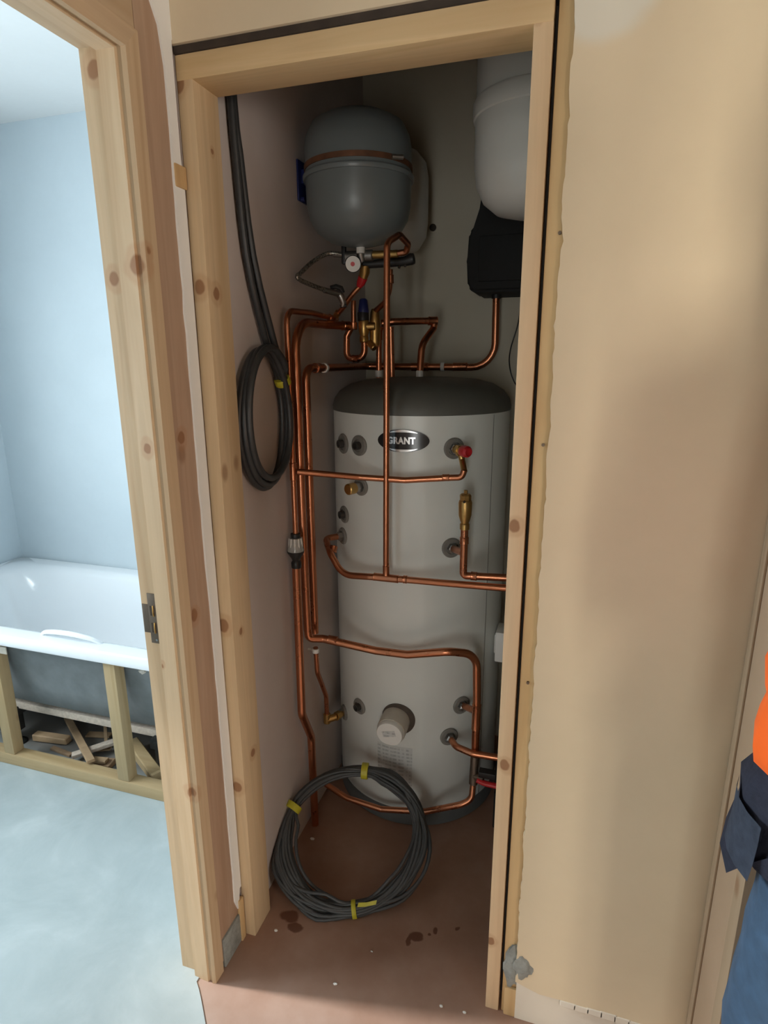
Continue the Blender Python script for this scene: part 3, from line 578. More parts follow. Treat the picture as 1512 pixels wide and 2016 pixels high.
pipe('primary_pipe', 'innermost copper riser turning over the cylinder and up to the black box', [(-W, .466, .665), (-W, .466, 1.466), (-W, .955, 1.466), (-.155, .955, 1.462), (-.159, .955, 1.690)], r22 - .0005, [.035, .035, .075], (-W, .466, .66), fits=[('coupling', (-W, .545, 1.466), (0, 1, 0), r22, .03), ('coupling', (-.41, .955, 1.464), (1, 0, 0), r22, .06), ('coupling', (-.27, .955, 1.464), (1, 0, 0), r22, .05)])
for i, (c, lb) in enumerate((((-W, .60, 1.466), 'white pipe clip on the pipe turning over the cylinder, by the wall'), ((-.33, .955, 1.464), 'white pipe clip on the pipe over the cylinder dome'))):
    cl = thing('pipe_clip', lb, 'pipe clip', c)
    d = V(0, 1, 0) if i == 0 else V(1, 0, 0); o = V(-.016, 0, 0) if i == 0 else V(0, .09, 0)
    part(cl, 'ring', 'white', lambda b: lathe(b, [(.0125, -.006), (.0145, -.006), (.0145, .006), (.0125, .006)], c, d, 18)); part(cl, 'stem', 'white', lambda b: rod(b, V(c) + o.normalized() * .013, V(c) + o, .0035, 8))
# relief valve and its discharge run
rv = thing('relief_valve', 'brass relief valve with red cap on the upper right of the cylinder', 'valve', ta(33, 1.248))
a33, n33 = ta(33, 1.248, TR + .004), tn(33)
part(rv, 'body', 'brass', lambda b: (rod(b, a33, a33 + n33 * .060, .0125, 16, .002), rod(b, a33 + n33 * .030, a33 + n33 * .046, .0165, 6, .001)), 30)
part(rv, 'red_cap', 'red', lambda b: lathe(b, [(.0155, 0), (.0165, .004), (.0155, .022), (.011, .028), (.011, .024), (0, .023)], a33 + n33 * .050 + V(.004, -.002, .001), n33 + V(.25, 0, 0), 14), 25)
part(rv, 'outlet', 'brass', lambda b: tube(b, fillet([a33 + n33 * .040, a33 + n33 * .040 + V(.006, 0, -.026), (-.166, .475, 1.196)], .01), .0085, 12))
pipe('discharge_pipe', 'copper cross pipe from the relief valve to the wall riser above the bare ports', [(-.1665, .474, 1.200), (-.172, .474, 1.180), (-.20, .472, 1.178), (-.325, .452, 1.168), (-.45, .43, 1.174), (-W + .012, .362, 1.194)], r15 + .0008, [.018, .02, .04, .03], (-.4, .44, 1.17), fits=[('coupling', (-.215, .469, 1.178), (1, .1, .03), r15, .02)])
# riser in the middle with tee run
pipe('riser_pipe', 'long straight copper riser in front of the maker badge', [(-.377, .440, .884), (-.371, .440, 1.772), (-.356, .50, 1.800), (-.352, .575, 1.790), (-.362, .590, 1.772), (-.41, .590, 1.769)], r15 + .0006, [.026, .026, .018, .012], (-.377, .44, .884), fits=[('tee', (-.3765, .440, .905), (0, 0, 1), r15, .03)])
a5 = ta(-46, .952, TR + .004); n5 = tn(-46)
pipe('flow_pipe', 'copper pipe curling from the lower left port across the cylinder behind the jamb', [a5, a5 + n5 * .055, (-.560, .470, .93), (-.515, .452, .872), (-.43, .440, .880), (-.377, .440, .882), (-.20, .440, .885), (.09, .440, .892)], r15 + .002, [.02, .03, .06, .05, 0, 0], (-.377, .44, .884), fits=[('tee', (-.377, .440, .882), (1, 0, 0), r15 + .002, .075), ('coupling', (-.320, .440, .8835), (1, 0, 0), r15 + .002, .012), ('coupling', (-.560, .495, .935), (-.05, -.5, -.8), r15 + .002, .02)])
ap = ta(33, .957, TR + .004)
t = pipe('return_pipe', 'copper pipe below the brass air vent turning right behind the jamb', [(-.157, .452, 1.045), (-.157, .452, .908), (-.135, .456, .908), (.09, .47, .914)], .0105, [.022, 0], (-.157, .452, .908), fits=[('coupling', (-.128, .4565, .908), (1, 0, 0), .0105, .018), ('coupling', (-.157, .452, 1.01), (0, 0, 1), .0105, .02)])
part(t, 'branch', 'copper', lambda b: rod(b, ap, (-.160, .458, .972), .0105, 14))
av = thing('air_vent', 'brass automatic air vent standing on a copper elbow', 'air vent', (-.157, .452, 1.045))
part(av, 'body', 'brass', lambda b: lathe(b, [(.0095, 1.040), (.013, 1.042), (.013, 1.056), (.0105, 1.060), (.013, 1.066), (.0175, 1.082), (.0185, 1.116), (.0165, 1.122), (.012, 1.124)], (-.157, .452, 0), (0, 0, 1), 20), 30)
part(av, 'cap', 'brass', lambda b: lathe(b, [(.0145, 1.120), (.0155, 1.124), (.0155, 1.136), (.0125, 1.140), (.005, 1.141), (.005, 1.150), (0, 1.150)], (-.157, .452, 0), (0, 0, 1), 8), 30)
part(av, 'valve_pin', 'dark_shade_and_parts', lambda b: rod(b, (-.157, .4365, 1.122), (-.157, .433, 1.122), .0035, 10))
# capped brass stub on the left port
sp = thing('brass_stub', 'capped brass stub on the cylinder just below the cross pipe', 'brass fitting', ta(-25, 1.127))
a3, n3 = ta(-25, 1.127, TR + .004), tn(-25)
part(sp, 'stem', 'steel', lambda b: rod(b, a3, a3 + n3 * .026, .013, 16)); part(sp, 'cap', 'brass', lambda b: rod(b, a3 + n3 * .022, a3 + n3 * .052, .0165, 14, .003))
# lower heating run
lr1 = ta(43, .43, TR + .004)
pipe('lower_pipe', 'copper run crossing the lower cylinder and bending down at its edge', [(-W + .002, .409, .702), (-W + .004, .411, .672), (-.575, .430, .668), (-.41, .445, .645), (-.315, .448, .645), (-.19, .452, .672), (-.118, .50, .650), (-.113, .505, .50), (-.112, .505, .300)], .0120, [.022, .02, .05, .05, .06, .06, 0], (-W, .41, .67), fits=[('coupling', (-.545, .4345, .6655), (1, .08, -.08), .0115, .03), ('tee', (-.1128, .505, .44), (0, 0, 1), .0118, .085)])
pipe('branch_pipe', 'short copper branch from the upper right foot port', [lr1 - tn(43) * .004, (-.115, .510, .455)], .0105, 0, lr1)
lr2 = ta(34.5, .327, TR + .004)
pipe('branch_pipe', 'bronze coloured branch from the lower right foot port behind the jamb', [lr2, lr2 + tn(34.5) * .05, (-.12, .485, .325), (.09, .495, .322)], .0105, [.03, .04], lr2)
pipe('drain_pipe', 'copper pipe bent round the dark foot of the cylinder', [(-.112, .487, .218), (-.113, .473, .170), (-.145, .463, .152), (-.255, .455, .105), (-.40, .450, .082), (-.52, .455, .092), (-.600, .47, .115)], .0095, [.04, .05, .05, .05, .03], (-.26, .455, .09))
vl = thing('ball_valve', 'grey ball valve with red lever at the foot of the cylinder', 'valve', (-.112, .49, .25))
part(vl, 'body', 'zinc', lambda b: (rod(b, (-.112, .487, .215), (-.112, .505, .305), .0135, 14, .002), rod(b, (-.112, .49, .245), (-.080, .485, .245), .012, 12, .002)), 30)
part(vl, 'lever', 'red', lambda b: tube(b, smooth_path([(-.100, .478, .241), (-.075, .475, .236), (-.03, .475, .235), (.03, .478, .235)], 5), .0085, 10))
part(vl, 'stem', 'black', lambda b: box(b, (-.096, .474, .252), (-.045, .50, .272), .003))
pm = thing('circulator_pump', 'black pump body hidden in the shade behind the clear jamb', 'pump', (-.02, .60, .0))
part(pm, 'housing', 'foam', lambda b: (rod(b, (-.055, .62, .20), (.07, .62, .20), .062, 20, .008), box(b, (-.04, .56, .12), (.06, .68, .28), .01)), 30)
part(pm, 'support_foot', 'foam', lambda b: (box(b, (-.055, .565, 0.0), (.06, .67, .135), .006)), 30)
# lower left drain cock
dc = thing('drain_cock', 'brass drain elbow on the lower left port of the cylinder', 'brass fitting', ta(-51, .31))
al, nl = ta(-51, .31, TR + .004), tn(-51)
part(dc, 'body', 'brass', lambda b: (rod(b, al, (-.592, .555, .318), .0105, 14), rod(b, V(-.592, .555, .318) - (V(-.592, .555, .318) - al).normalized() * .02, V(-.592, .555, .318), .015, 6), rod(b, (-.590, .556, .318), (-.621, .535, .312), .012, 14, .002), rod(b, (-.617, .538, .300), (-.617, .538, .336), .012, 14, .002)), 30)
part(dc, 'flange', 'steel', lambda b: lathe(b, [(.024, 0), (.024, .003), (.014, .006), (0, .006)], al, nl, 24))
pipe('drain_pipe', 'thin copper tail rising from the brass drain elbow to the wall clip', [(-.617, .538, .33), (-.616, .534, .405), (-.619, .505, .47), (-.619, .478, .520), (-.619, .470, .612)], r15, [.04, .05, .05], (-.617, .538, .33))
cl = thing('pipe_clip', 'white pipe clip on the thin copper tail beside the cylinder', 'pipe clip', (-.619, .470, .608))
part(cl, 'ring', 'white', lambda b: lathe(b, [(.008, -.007), (.0115, -.007), (.0115, .007), (.008, .007)], (-.619, .470, .603), (0, 0, 1), 18)); part(cl, 'stem', 'white', lambda b: rod(b, (-.629, .470, .603), (-.646, .470, .603), .004, 8))

# ------------------------------------------------------------------ valves under the grey vessel
GX, GY = -.486, .56
gv = thing('expansion_vessel', 'dark grey expansion vessel strapped high on the closet wall', 'expansion vessel', (GX, GY, 1.785))
rv_ = .142; ZS = 1.948
part(gv, 'lower_shell', 'vessel_grey', lambda b: lathe(b, [(0, 1.787), (.035, 1.789), (.08, 1.800), (.113, 1.822), (.132, 1.852), (rv_ - .003, 1.885), (rv_ - .001, ZS)], (GX, GY, 0), (0, 0, 1), 64), 50)
part(gv, 'upper_shell', 'vessel_grey', lambda b: lathe(b, [(rv_ - .001, ZS + .009), (rv_ - .001, 2.025), (rv_ - .006, 2.050), (.121, 2.078), (.088, 2.096), (.04, 2.105), (0, 2.107)], (GX, GY, 0), (0, 0, 1), 64), 50)
part(gv, 'seam_flange', 'vessel_grey', lambda b: lathe(b, [(rv_ - .004, ZS - .003), (rv_ + .004, ZS - .003), (rv_ + .006, ZS + .001), (rv_ + .006, ZS + .007), (rv_ + .003, ZS + .011), (rv_ - .004, ZS + .012)], (GX, GY, 0), (0, 0, 1), 64), 30)
bnd = part(gv, 'clamp_band', 'rust', lambda b: lathe(b, [(rv_ - .002, ZS + .020), (rv_ + .0015, ZS + .020), (rv_ + .0015, ZS + .033), (rv_ - .002, ZS + .033)], (GX, GY, 0), (0, 0, 1), 64), 30, label='rusty clamp band')
part(bnd, 'band_screw', 'steel', lambda b: rod(b, (GX + .118, GY - .085, ZS + .026), (GX + .142, GY - .070, ZS + .026), .006, 10))
part(gv, 'wall_bracket', 'blue', lambda b: (box(b, (-.645, .515, 1.905), (-.640, .575, 2.005), .001), box(b, (-.6405, .535, 1.95), (-.626, .56, 1.985), .002), rod(b, (-.640, .53, 1.91), (-.630, .53, 1.91), .006, 8)), 30, label='dark blue wall bracket')
part(gv, 'nozzle', 'white', lambda b: rod(b, (GX, GY + .01, 1.772), (GX, GY + .01, 1.792), .012, 16))
wv = thing('expansion_vessel', 'white expansion vessel half hidden behind the dark grey one', 'expansion vessel', (-.50, .90, 1.81))
part(wv, 'shell', 'vessel_white', lambda b: lathe(b, [(0, 1.812), (.05, 1.815), (.095, 1.835), (.117, 1.87), (.122, 1.91), (.122, 2.04), (.115, 2.08), (.09, 2.11), (.05, 2.125), (0, 2.13)], (-.500, .90, 0), (0, 0, 1), 48), 50)
part(wv, 'wall_bracket', 'black', lambda b: box(b, (-.53, 1.015, 1.93), (-.47, 1.072, 2.02), .002))
rvw = thing('expansion_vessel', 'white expansion vessel hanging at the right beside the clear jamb', 'expansion vessel', (-.035, .60, 1.84))
VX, VY, VR = -.036, .60, .148
part(rvw, 'lower_shell', 'vessel_white', lambda b: lathe(b, [(0, 1.838), (.045, 1.840), (.09, 1.852), (.122, 1.878), (.140, 1.915), (VR - .002, 1.955), (VR, 2.062)], (VX, VY, 0), (0, 0, 1), 64), 50)
part(rvw, 'seam_flange', 'vessel_white', lambda b: lathe(b, [(VR - .002, 2.058), (VR + .004, 2.062), (VR + .006, 2.070), (VR + .006, 2.094), (VR + .002, 2.102), (VR - .003, 2.104)], (VX, VY, 0), (0, 0, 1), 64), 30)
part(rvw, 'upper_shell', 'vessel_white', lambda b: lathe(b, [(VR - .002, 2.10), (VR - .002, 2.22), (VR - .02, 2.28), (.08, 2.32), (0, 2.33)], (VX, VY, 0), (0, 0, 1), 64), 50)
part(rvw, 'wall_bracket', 'black', lambda b: (box(b, (-.17, .72, 2.0), (-.155, 1.072, 2.03), .002), box(b, (-.19, .66, 1.985), (-.150, .735, 2.045), .004)), 30)
bb = thing('insulated_box', 'black foam insulated box on the back wall above a copper pipe', 'insulation box', (-.09, .95, 1.69))
def blackbox(b):
    poly = [(-.222, 1.690), (-.238, 1.708), (-.242, 1.78), (-.238, 1.862), (-.206, 1.900), (-.203, 1.975), (.06, 1.975), (.065, 1.86), (.065, 1.71), (.05, 1.690)]
    prism(b, poly, 'y', .86, 1.071); bmesh.ops.bevel(b, geom=b.edges[:], offset=.009, segments=3, affect='EDGES')
part(bb, 'front_shell', 'foam', blackbox, 40)
part(bb, 'raised_panel', 'foam', lambda b: box(b, (-.205, .852, 1.72), (.03, .866, 1.85), .005))
part(bb, 'gland', 'black', lambda b: rod(b, (-.159, .955, 1.678), (-.159, .955, 1.694), .015, 14))
cw = link('thin_cable', tube(new(), smooth_path([(-.075, .93, 1.692), (-.080, .90, 1.60), (-.100, .90, 1.52), (-.101, .90, 1.47), (-.085, .90, 1.42), (-.05, .93, 1.36), (-.03, .96, 1.25)], 8), .0022, 6), 'black', None, 60)
tag(cw, 'thin dark cable looping down from the black foam box', 'cable')
# manifold with gauge
mf = thing('valve_manifold', 'brass and black valve manifold hanging below the dark grey vessel', 'valve', (GX, .58, 1.76))
part(mf, 'block', 'steel', lambda b: (rod(b, (-.535, .585, 1.768), (-.455, .585, 1.768), .015, 14, .002), rod(b, (-.487, .58, 1.755), (-.487, .57, 1.776), .012, 14)), 30)
part(mf, 'brass_bar', 'brass', lambda b: rod(b, (-.462, .588, 1.770), (-.385, .590, 1.769), .0105, 14, .001))
part(mf, 'black_handle', 'black', lambda b: tube(b, [(-.490, .60, 1.750), (-.47, .602, 1.748), (-.43, .605, 1.750), (-.372, .61, 1.752), (-.352, .61, 1.757), (-.345, .61, 1.758)], [.010, .011, .012, .0125, .016, .014], 12))
part(mf, 'black_lever', 'black', lambda b: box(b, (-.546, .575, 1.748), (-.534, .59, 1.798), .004))
part(mf, 'lower_port', 'brass', lambda b: tube(b, [(-.484, .60, 1.748), (-.488, .608, 1.73), (-.497, .615, 1.712)], [.014, .015, .012], 12))
part(mf, 'red_cap', 'red', lambda b: tube(b, [(-.495, .613, 1.716), (-.503, .617, 1.702), (-.510, .619, 1.692)], [.014, .0125, .008], 12))
part(mf, 'drain_screw', 'chrome', lambda b: (rod(b, (-.385, .605, 1.742), (-.385, .600, 1.735), .004, 8), rod(b, (-.368, .605, 1.744), (-.368, .600, 1.738), .004, 8)))
pg = thing('pressure_gauge', 'small white round pressure gauge with red centre', 'gauge', (-.504, .55, 1.744))
gd = V(.33, -.94, -.12)
part(pg, 'case', 'black', lambda b: lathe(b, [(.019, -.018), (.0225, -.012), (.0225, .002), (.0205, .003), (0, .003)], (-.504, .556, 1.744), gd, 28))
fc = part(pg, 'dial', 'white', lambda b: lathe(b, [(.0205, .002), (.0205, .0042), (0, .0042)], (-.504, .556, 1.744), gd, 28))
part(fc, 'red_mark', 'red', lambda b: lathe(b, [(.006, .004), (.006, .0056), (0, .0056)], (-.505, .556, 1.744), gd, 10))
hs = thing('filling_hose', 'braided filling hose looping out to the closet wall', 'hose', (-.60, .55, 1.70))
part(hs, 'hose', 'braid', lambda b: tube(b, smooth_path([(-.545, .585, 1.774), (-.585, .575, 1.778), (-.615, .535, 1.752), (-.622, .470, 1.716), (-.622, .445, 1.702), (-.618, .475, 1.694), (-.600, .54, 1.684), (-.570, .595, 1.674)], 8), .0062, 10), 60)
part(hs, 'ferrule', 'steel', lambda b: (rod(b, (-.572, .585, 1.777), (-.545, .587, 1.774), .008, 12)))
part(hs, 'ferrule', 'steel', lambda b: (rod(b, (-.592, .557, 1.680), (-.566, .600, 1.673), .008, 12)))
fv = thing('filling_valve', 'small steel filling valve with black levers between hose and copper', 'valve', (-.56, .61, 1.66))
part(fv, 'body', 'steel', lambda b: tube(b, [(-.572, .598, 1.682), (-.562, .607, 1.668), (-.556, .612, 1.650), (-.560, .615, 1.640)], [.008, .0105, .009, .007], 12))
part(fv, 'black_lever', 'black', lambda b: tube(b, [(-.588, .595, 1.690), (-.572, .598, 1.693), (-.558, .602, 1.688), (-.552, .604, 1.676)], [.006, .007, .007, .005], 8))
part(fv, 'black_lever', 'black', lambda b: tube(b, [(-.566, .612, 1.640), (-.548, .617, 1.642)], .005, 8))
part(fv, 'tail', 'copper', lambda b: tube(b, smooth_path([(-.508, .619, 1.692), (-.535, .622, 1.668), (-.560, .63, 1.642), (-.585, .64, 1.622), (-.603, .65, 1.612)], 5), .0072, 10))
part(fv, 'brass_nut', 'brass', lambda b: rod(b, (-.582, .637, 1.626), (-.594, .645, 1.616), .0095, 6))
# pressure reducing valve with blue cap and U bend
pv = thing('reducing_valve', 'brass pressure reducing valve with dark blue cap above a copper loop', 'valve', (-.534, .72, 1.51))
part(pv, 'body', 'brass', lambda b: (lathe(b, [(.011, 1.540), (.014, 1.543), (.014, 1.556), (.012, 1.560), (.016, 1.572), (.017, 1.600), (.015, 1.606)], (-.531, .72, 0), (0, 0, 1), 18), rod(b, (-.535, .72, 1.588), (-.495, .725, 1.588), .0135, 14, .002), lathe(b, [(.014, 1.53), (.017, 1.545), (.017, 1.60), (.014, 1.63), (.010, 1.64)], (-.500, .735, 0), (0, 0, 1), 16), rod(b, (-.515, .72, 1.54), (-.492, .705, 1.522), .010, 12, .002)), 30)
part(pv, 'blue_cap', 'blue', lambda b: lathe(b, [(.0165, 1.628), (.0165, 1.634), (.0125, 1.664), (.009, 1.669), (0, 1.670)], (-.532, .72, 0), (0, 0, 1), 18), label='dark blue cap')
part(pv, 'black_neck', 'black', lambda b: lathe(b, [(.014, 1.602), (.0175, 1.606), (.0175, 1.628), (.0155, 1.631)], (-.533, .72, 0), (0, 0, 1), 18))
pipe('loop_pipe', 'small copper U shaped loop under the blue capped valve', [(-.574, .72, 1.585), (-.588, .72, 1.560), (-.590, .72, 1.492), (-.530, .72, 1.492), (-.530, .72, 1.545)], r15 + .0022, [.012, .02, .026], (-.56, .72, 1.48), fits=[('coupling', (-.560, .72, 1.492), (1, 0, 0), r15 + .0022, .02)])
pipe('stub_pipe', 'short upright copper stub beside the blue capped valve', [(-.563, .715, 1.588), (-.562, .715, 1.664)], r15, 0, (-.563, .715, 1.588), fits=[('elbow', (-.563, .715, 1.590), (0, 0, 1), r15 + .002, .022)])
pipe('swept_pipe', 'copper pipe curving down from the black handle behind the riser', [(-.430, .665, 1.742), (-.434, .675, 1.690), (-.455, .70, 1.655), (-.500, .733, 1.632)], r15 + .0005, [.05, .05], (-.43, .66, 1.74), fits=[('coupling', (-.4305, .667, 1.715), (0, .1, -1), r15 + .001, .025)])
pipe('feed_pipe', 'copper pipe dropping into the dome left of the riser', [(-.497, .79, 1.590), (-.505, .79, 1.570), (-.506, .79, 1.430)], r15 + .001, .02, (-.506, .79, 1.436), fits=[('coupling', (-.5055, .79, 1.565), (0, 0, 1), r15 + .003, .03)])
pipe('feed_pipe', 'reddish copper pipe dropping just behind the riser onto the dome', [(-.470, .805, 1.590), (-.468, .81, 1.432)], r15 + .002, 0, (-.468, .81, 1.436))
pipe('vent_pipe', 'copper pipe from the valves elbowing down to the dome right of the riser', [(-.497, .79, 1.600), (-.46, .80, 1.605), (-.340, .865, 1.609), (-.343, .862, 1.585), (-.366, .80, 1.535), (-.369, .785, 1.430)], r15 + .0032, [.02, .012, .012, .06], (-.369, .785, 1.436), fits=[('elbow', (-.346, .861, 1.608), (1, .5, 0), r15 + .004, .03)])
for x, y, lb in ((-.506, .79, 'white joint sleeve where the left pipe enters the dome'), (-.369, .785, 'white joint sleeve where the right pipe enters the dome')):
    tag(link('joint_sleeve', lathe(new(), [(.0095, 1.4335), (.0115, 1.435), (.0115, 1.452), (.0095, 1.455)], (x, y, 0), (0, 0, 1), 16), 'white'), lb, 'pipe sleeve')
tag(link('wall_plug', lathe(new(), [(.008, 0), (.012, .002), (.012, .006), (0, .006)], (-.397, YB + .001, 1.925), (0, -1, 0), 14), 'dark_shade_and_parts'), 'small dark plug in the back wall beside the vessels', 'wall plug')

# ------------------------------------------------------------------ cable coils
def tape(parent, path_pt, d, r, L):
    x, y, dd = frame(d)
    part(parent, 'tape_band', 'yellow', lambda b: lathe(b, [(r * .97, -L / 2), (r, -L / 2 + .001), (r, L / 2 - .001), (r * .97, L / 2)], path_pt, d, 20))
c1 = thing('wall_cable_coil', 'dark cable hung as an oval coil on the closet wall', 'cable coil', (-.63, .23, 1.17))
def coil1():
    pts = [(-.634, .160, 2.40), (-.632, .172, 2.02), (-.632, .178, 1.92), (-.632, .199, 1.722), (-.631, .262, 1.55), (-.630, .315, 1.46)]
    cy, cz = .228, 1.344
    for k in range(0, 3 * 24):
        t = R(35) - 2 * math.pi * k / 24; turn = k / 24; a = .112 + .005 * math.sin(turn * 2.2); c = .168 + (.006 if turn > 1 else 0) - (.016 * max(0, -math.sin(t)) * (1 if 1 < turn < 2.2 else 0)) - (.034 * max(0, -math.sin(t)) if turn >= 2 else 0)
        pts.append((-.633 + .0125 * turn * .95, cy + a * math.cos(t) + .003 * math.sin(3 * t + turn), cz + c * math.sin(t)))
    pts += [(-.612, .318, 1.46), (-.618, .285, 1.535), (-.628, .222, 1.722), (-.632, .196, 1.92), (-.634, .186, 2.02), (-.634, .172, 2.40)]
    return smooth_path(pts, 3)
part(c1, 'cable', 'cable_dark', lambda b: tube(b, coil1(), .0088, 8), 60)
tape(c1, (-.620, .328, 1.437), (0, -.52, .85), .021, .018)
c2 = thing('cable_coil', 'large coil of grey cable standing on the closet floor with yellow tape', 'cable coil', (-.38, .14, 0))
CC, E1, E2 = V(-.437, .272, .127), V(.193, .068, .020), V(-.050, .136, .110)
NN = E1.cross(E2).normalized()
def c2p(t): return CC + E1 * math.cos(t) + E2 * math.sin(t)
def coil2(seed, turns, loose, start=0.0):
    rnd = random.Random(seed); pts = []; per = 30; offs = [(rnd.random(), rnd.random() * 6.28) for _ in range(turns * 5 + 8)]
    for k in range(turns * per):
        t = start + 2 * math.pi * k / per; i = k / per * 5; j = int(i); u = i - j; u = u * u * (3 - 2 * u)
        def xy(n): q, a = offs[n]; q = math.sqrt(q); return V(q * math.cos(a), q * math.sin(a))
        o = xy(j) * (1 - u) + xy(j + 1) * u
        deg = math.degrees(t) % 360
        tight = .60 if 66 < deg < 156 else (.72 if 255 < deg < 300 else (1.0 if deg < 66 or deg > 300 else 1.25))
        rad = .021 * tight * (1 + (loose - 1) * (0.0 if 60 < deg < 160 or 262 < deg < 285 else 1.0))
        p = c2p(t); out = (p - CC).normalized(); p = p + out * o.x * rad * 1.15 + NN * o.y * rad
        if p.x < -.634: p.x = -.634 + (p.x + .634) * .1
        if p.z < .0055: p.z = .0055
        pts.append(p)
    return smooth_path(pts, 2)
part(c2, 'cable', 'cable', lambda b: tube(b, coil2(3, 24, 1.0, 1.0), .0052, 7), 60)
part(c2, 'loose_strand', 'cable', lambda b: tube(b, coil2(11, 5, 1.55, 2.0), .0050, 7), 60)
for deg, L, rr in ((77, .020, .0245), (148, .019, .0250)):
    t = R(deg); d = (c2p(t + .02) - c2p(t - .02)).normalized(); tape(c2, c2p(t), d, rr, L)
t = R(272); d = (c2p(t + .02) - c2p(t - .02)).normalized(); tape(c2, c2p(t), d, .0235, .012)
out = (c2p(t) - CC).normalized()
def tail(b):
    p = c2p(R(276)) + V(0, -.010, .022); q = [p, p + V(.022, .002, .006), p + V(.05, .010, .014)]
    x = V(.1, .55, .8).normalized() * .0055
    r1 = [b.verts.new(a + x) for a in q]; r2 = [b.verts.new(a - x) for a in q]; r3 = [b.verts.new(a + x + V(0, -.0012, .0012)) for a in q]; r4 = [b.verts.new(a - x + V(0, -.0012, .0012)) for a in q]
    for i in range(2):
        for m, n in ((r1, r2), (r3, r4), (r1, r3), (r2, r4)): b.faces.new((m[i], m[i + 1], n[i + 1], n[i]))
part(c2, 'tape_tail', 'yellow', tail, 0)
# small floor debris
for i, (x, y, s) in enumerate(((-.36, -.055, .006), (-.10, -.03, .005), (-.045, -.028, .005), (-.565, .03, .006), (-.60, .35, .008), (-.30, .05, .004), (-.575, -.24, .006))):
    bm = new(); lump(bm, (x, y, s * .35), (s, s * .6, s * .5), i, 0)
    tag(link('plaster_crumb', bm, 'plaster_edge'), ['white crumb in the middle of the hall floor strip', 'pale flake on the floor left of the clear jamb', 'pale flake at the very foot of the clear jamb', 'white crumb at the foot of the knotty closet jamb', 'white plaster lump at the wall behind the floor coil', 'tiny pale speck on the floor in front of the coil', 'white crumb on the lit floor by the bathroom threshold'][i], 'crumb', None, 'plaster crumbs on the floor')

# ------------------------------------------------------------------ person in the right hand doorway
def skin_mesh(nodes, edges, root, lv=2):
    me = bpy.data.meshes.new('tmp'); me.from_pydata([n[0] for n in nodes], edges, []); o = bpy.data.objects.new('tmp', me); C.objects.link(o)
    m = o.modifiers.new('s', 'SKIN'); m.use_smooth_shade = True
    for i, n in enumerate(nodes): me.skin_vertices[0].data[i].radius = n[1] if isinstance(n[1], tuple) else (n[1], n[1])
    me.skin_vertices[0].data[root].use_root = True
    s = o.modifiers.new('u', 'SUBSURF'); s.levels = lv; s.render_levels = lv
    dg = bpy.context.evaluated_depsgraph_get(); dg.update(); r = bpy.data.meshes.new_from_object(o.evaluated_get(dg)); bpy.data.objects.remove(o); bpy.data.meshes.remove(me)
    b = new(); b.from_mesh(r); bpy.data.meshes.remove(r); return b
PX, PY = 0.542, -0.385
pe = thing('person', 'person in orange hi-vis jacket and blue work trousers at the picture edge', 'person', (PX, PY, 0))
def P(x, y, z): return (PX + x, PY + y, z)
body = [(P(0, 0, .98), (.15, .11)), (P(0, 0, 1.12), (.145, .105)), (P(0, -.01, 1.30), (.165, .11)), (P(0, -.01, 1.44), (.14, .09)), (P(0, -.005, 1.52), .058), (P(0, .01, 1.60), (.068, .075)), (P(0, .015, 1.69), (.076, .092)), (P(0, .01, 1.765), (.06, .075)),
        (P(-.135, -.01, 1.42), .050), (P(-.165, -.045, 1.11), .040), (P(-.13, .17, 1.08), .034), (P(-.06, .22, 1.10), .026), (P(-.02, .245, 1.11), (.038, .018)),
        (P(.175, -.01, 1.42), .055), (P(.24, -.02, 1.15), .042), (P(.25, .06, .92), .034), (P(.25, .075, .87), .026), (P(.25, .085, .81), (.018, .040)),
        (P(-.10, 0, .86), .088), (P(-.105, .01, .48), .062), (P(-.105, -.02, .11), .042), (P(-.105, .05, .05), .042), (P(-.11, .15, .035), .036),
        (P(.10, 0, .86), .088), (P(.115, .01, .48), .062), (P(.115, -.02, .11), .042), (P(.115, .05, .05), .042), (P(.13, .15, .035), .036)]
be = [(0, 1), (1, 2), (2, 3), (3, 4), (4, 5), (5, 6), (6, 7), (3, 8), (8, 9), (9, 10), (10, 11), (11, 12), (3, 13), (13, 14), (14, 15), (15, 16), (16, 17), (0, 18), (18, 19), (19, 20), (20, 21), (21, 22), (0, 23), (23, 24), (24, 25), (25, 26), (26, 27)]
bmb = skin_mesh(body, be, 0)
def fingers(b, palm, d, side, up):
    d, side, up = V(d).normalized(), V(side).normalized(), V(up).normalized(); p = V(palm)
    for k, (o, L) in enumerate(((-.027, .068), (-.009, .078), (.009, .074), (.026, .058))):
        s = p + side * o + d * .012; tube(b, smooth_path([s, s + d * L * .5, s + d * L * .8 - up * .012, s + d * L - up * .03], 3), [.0088 - .0003 * i for i in range(10)], 8)
    s = p - side * .03 - d * .015; tube(b, smooth_path([s, s - side * .022 + d * .02, s - side * .026 + d * .05 - up * .01], 3), [.0105 - .0004 * i for i in range(7)], 8)
fingers(bmb, P(-.02, .245, 1.11), (.8, .3, .05), (0, 0, -1), (.2, -1, 0)); fingers(bmb, P(.25, .085, .81), (0, .15, -1), (0, -1, -.1), (1, 0, 0))
tube(bmb, [V(P(0, .095, 1.70)), V(P(0, .125, 1.665)), V(P(0, .10, 1.65))], [.008, .014, .008], 10)
for s in (-1, 1):
    lump(bmb, P(s * .082, .005, 1.675), (.010, .022, .032), 4, 1); lump(bmb, P(s * .030, .096, 1.705), (.013, .006, .008), 2, 1)
lump(bmb, P(0, .10, 1.625), (.026, .006, .006), 2, 1)
link('body', bmb, 'skin', pe, 60)
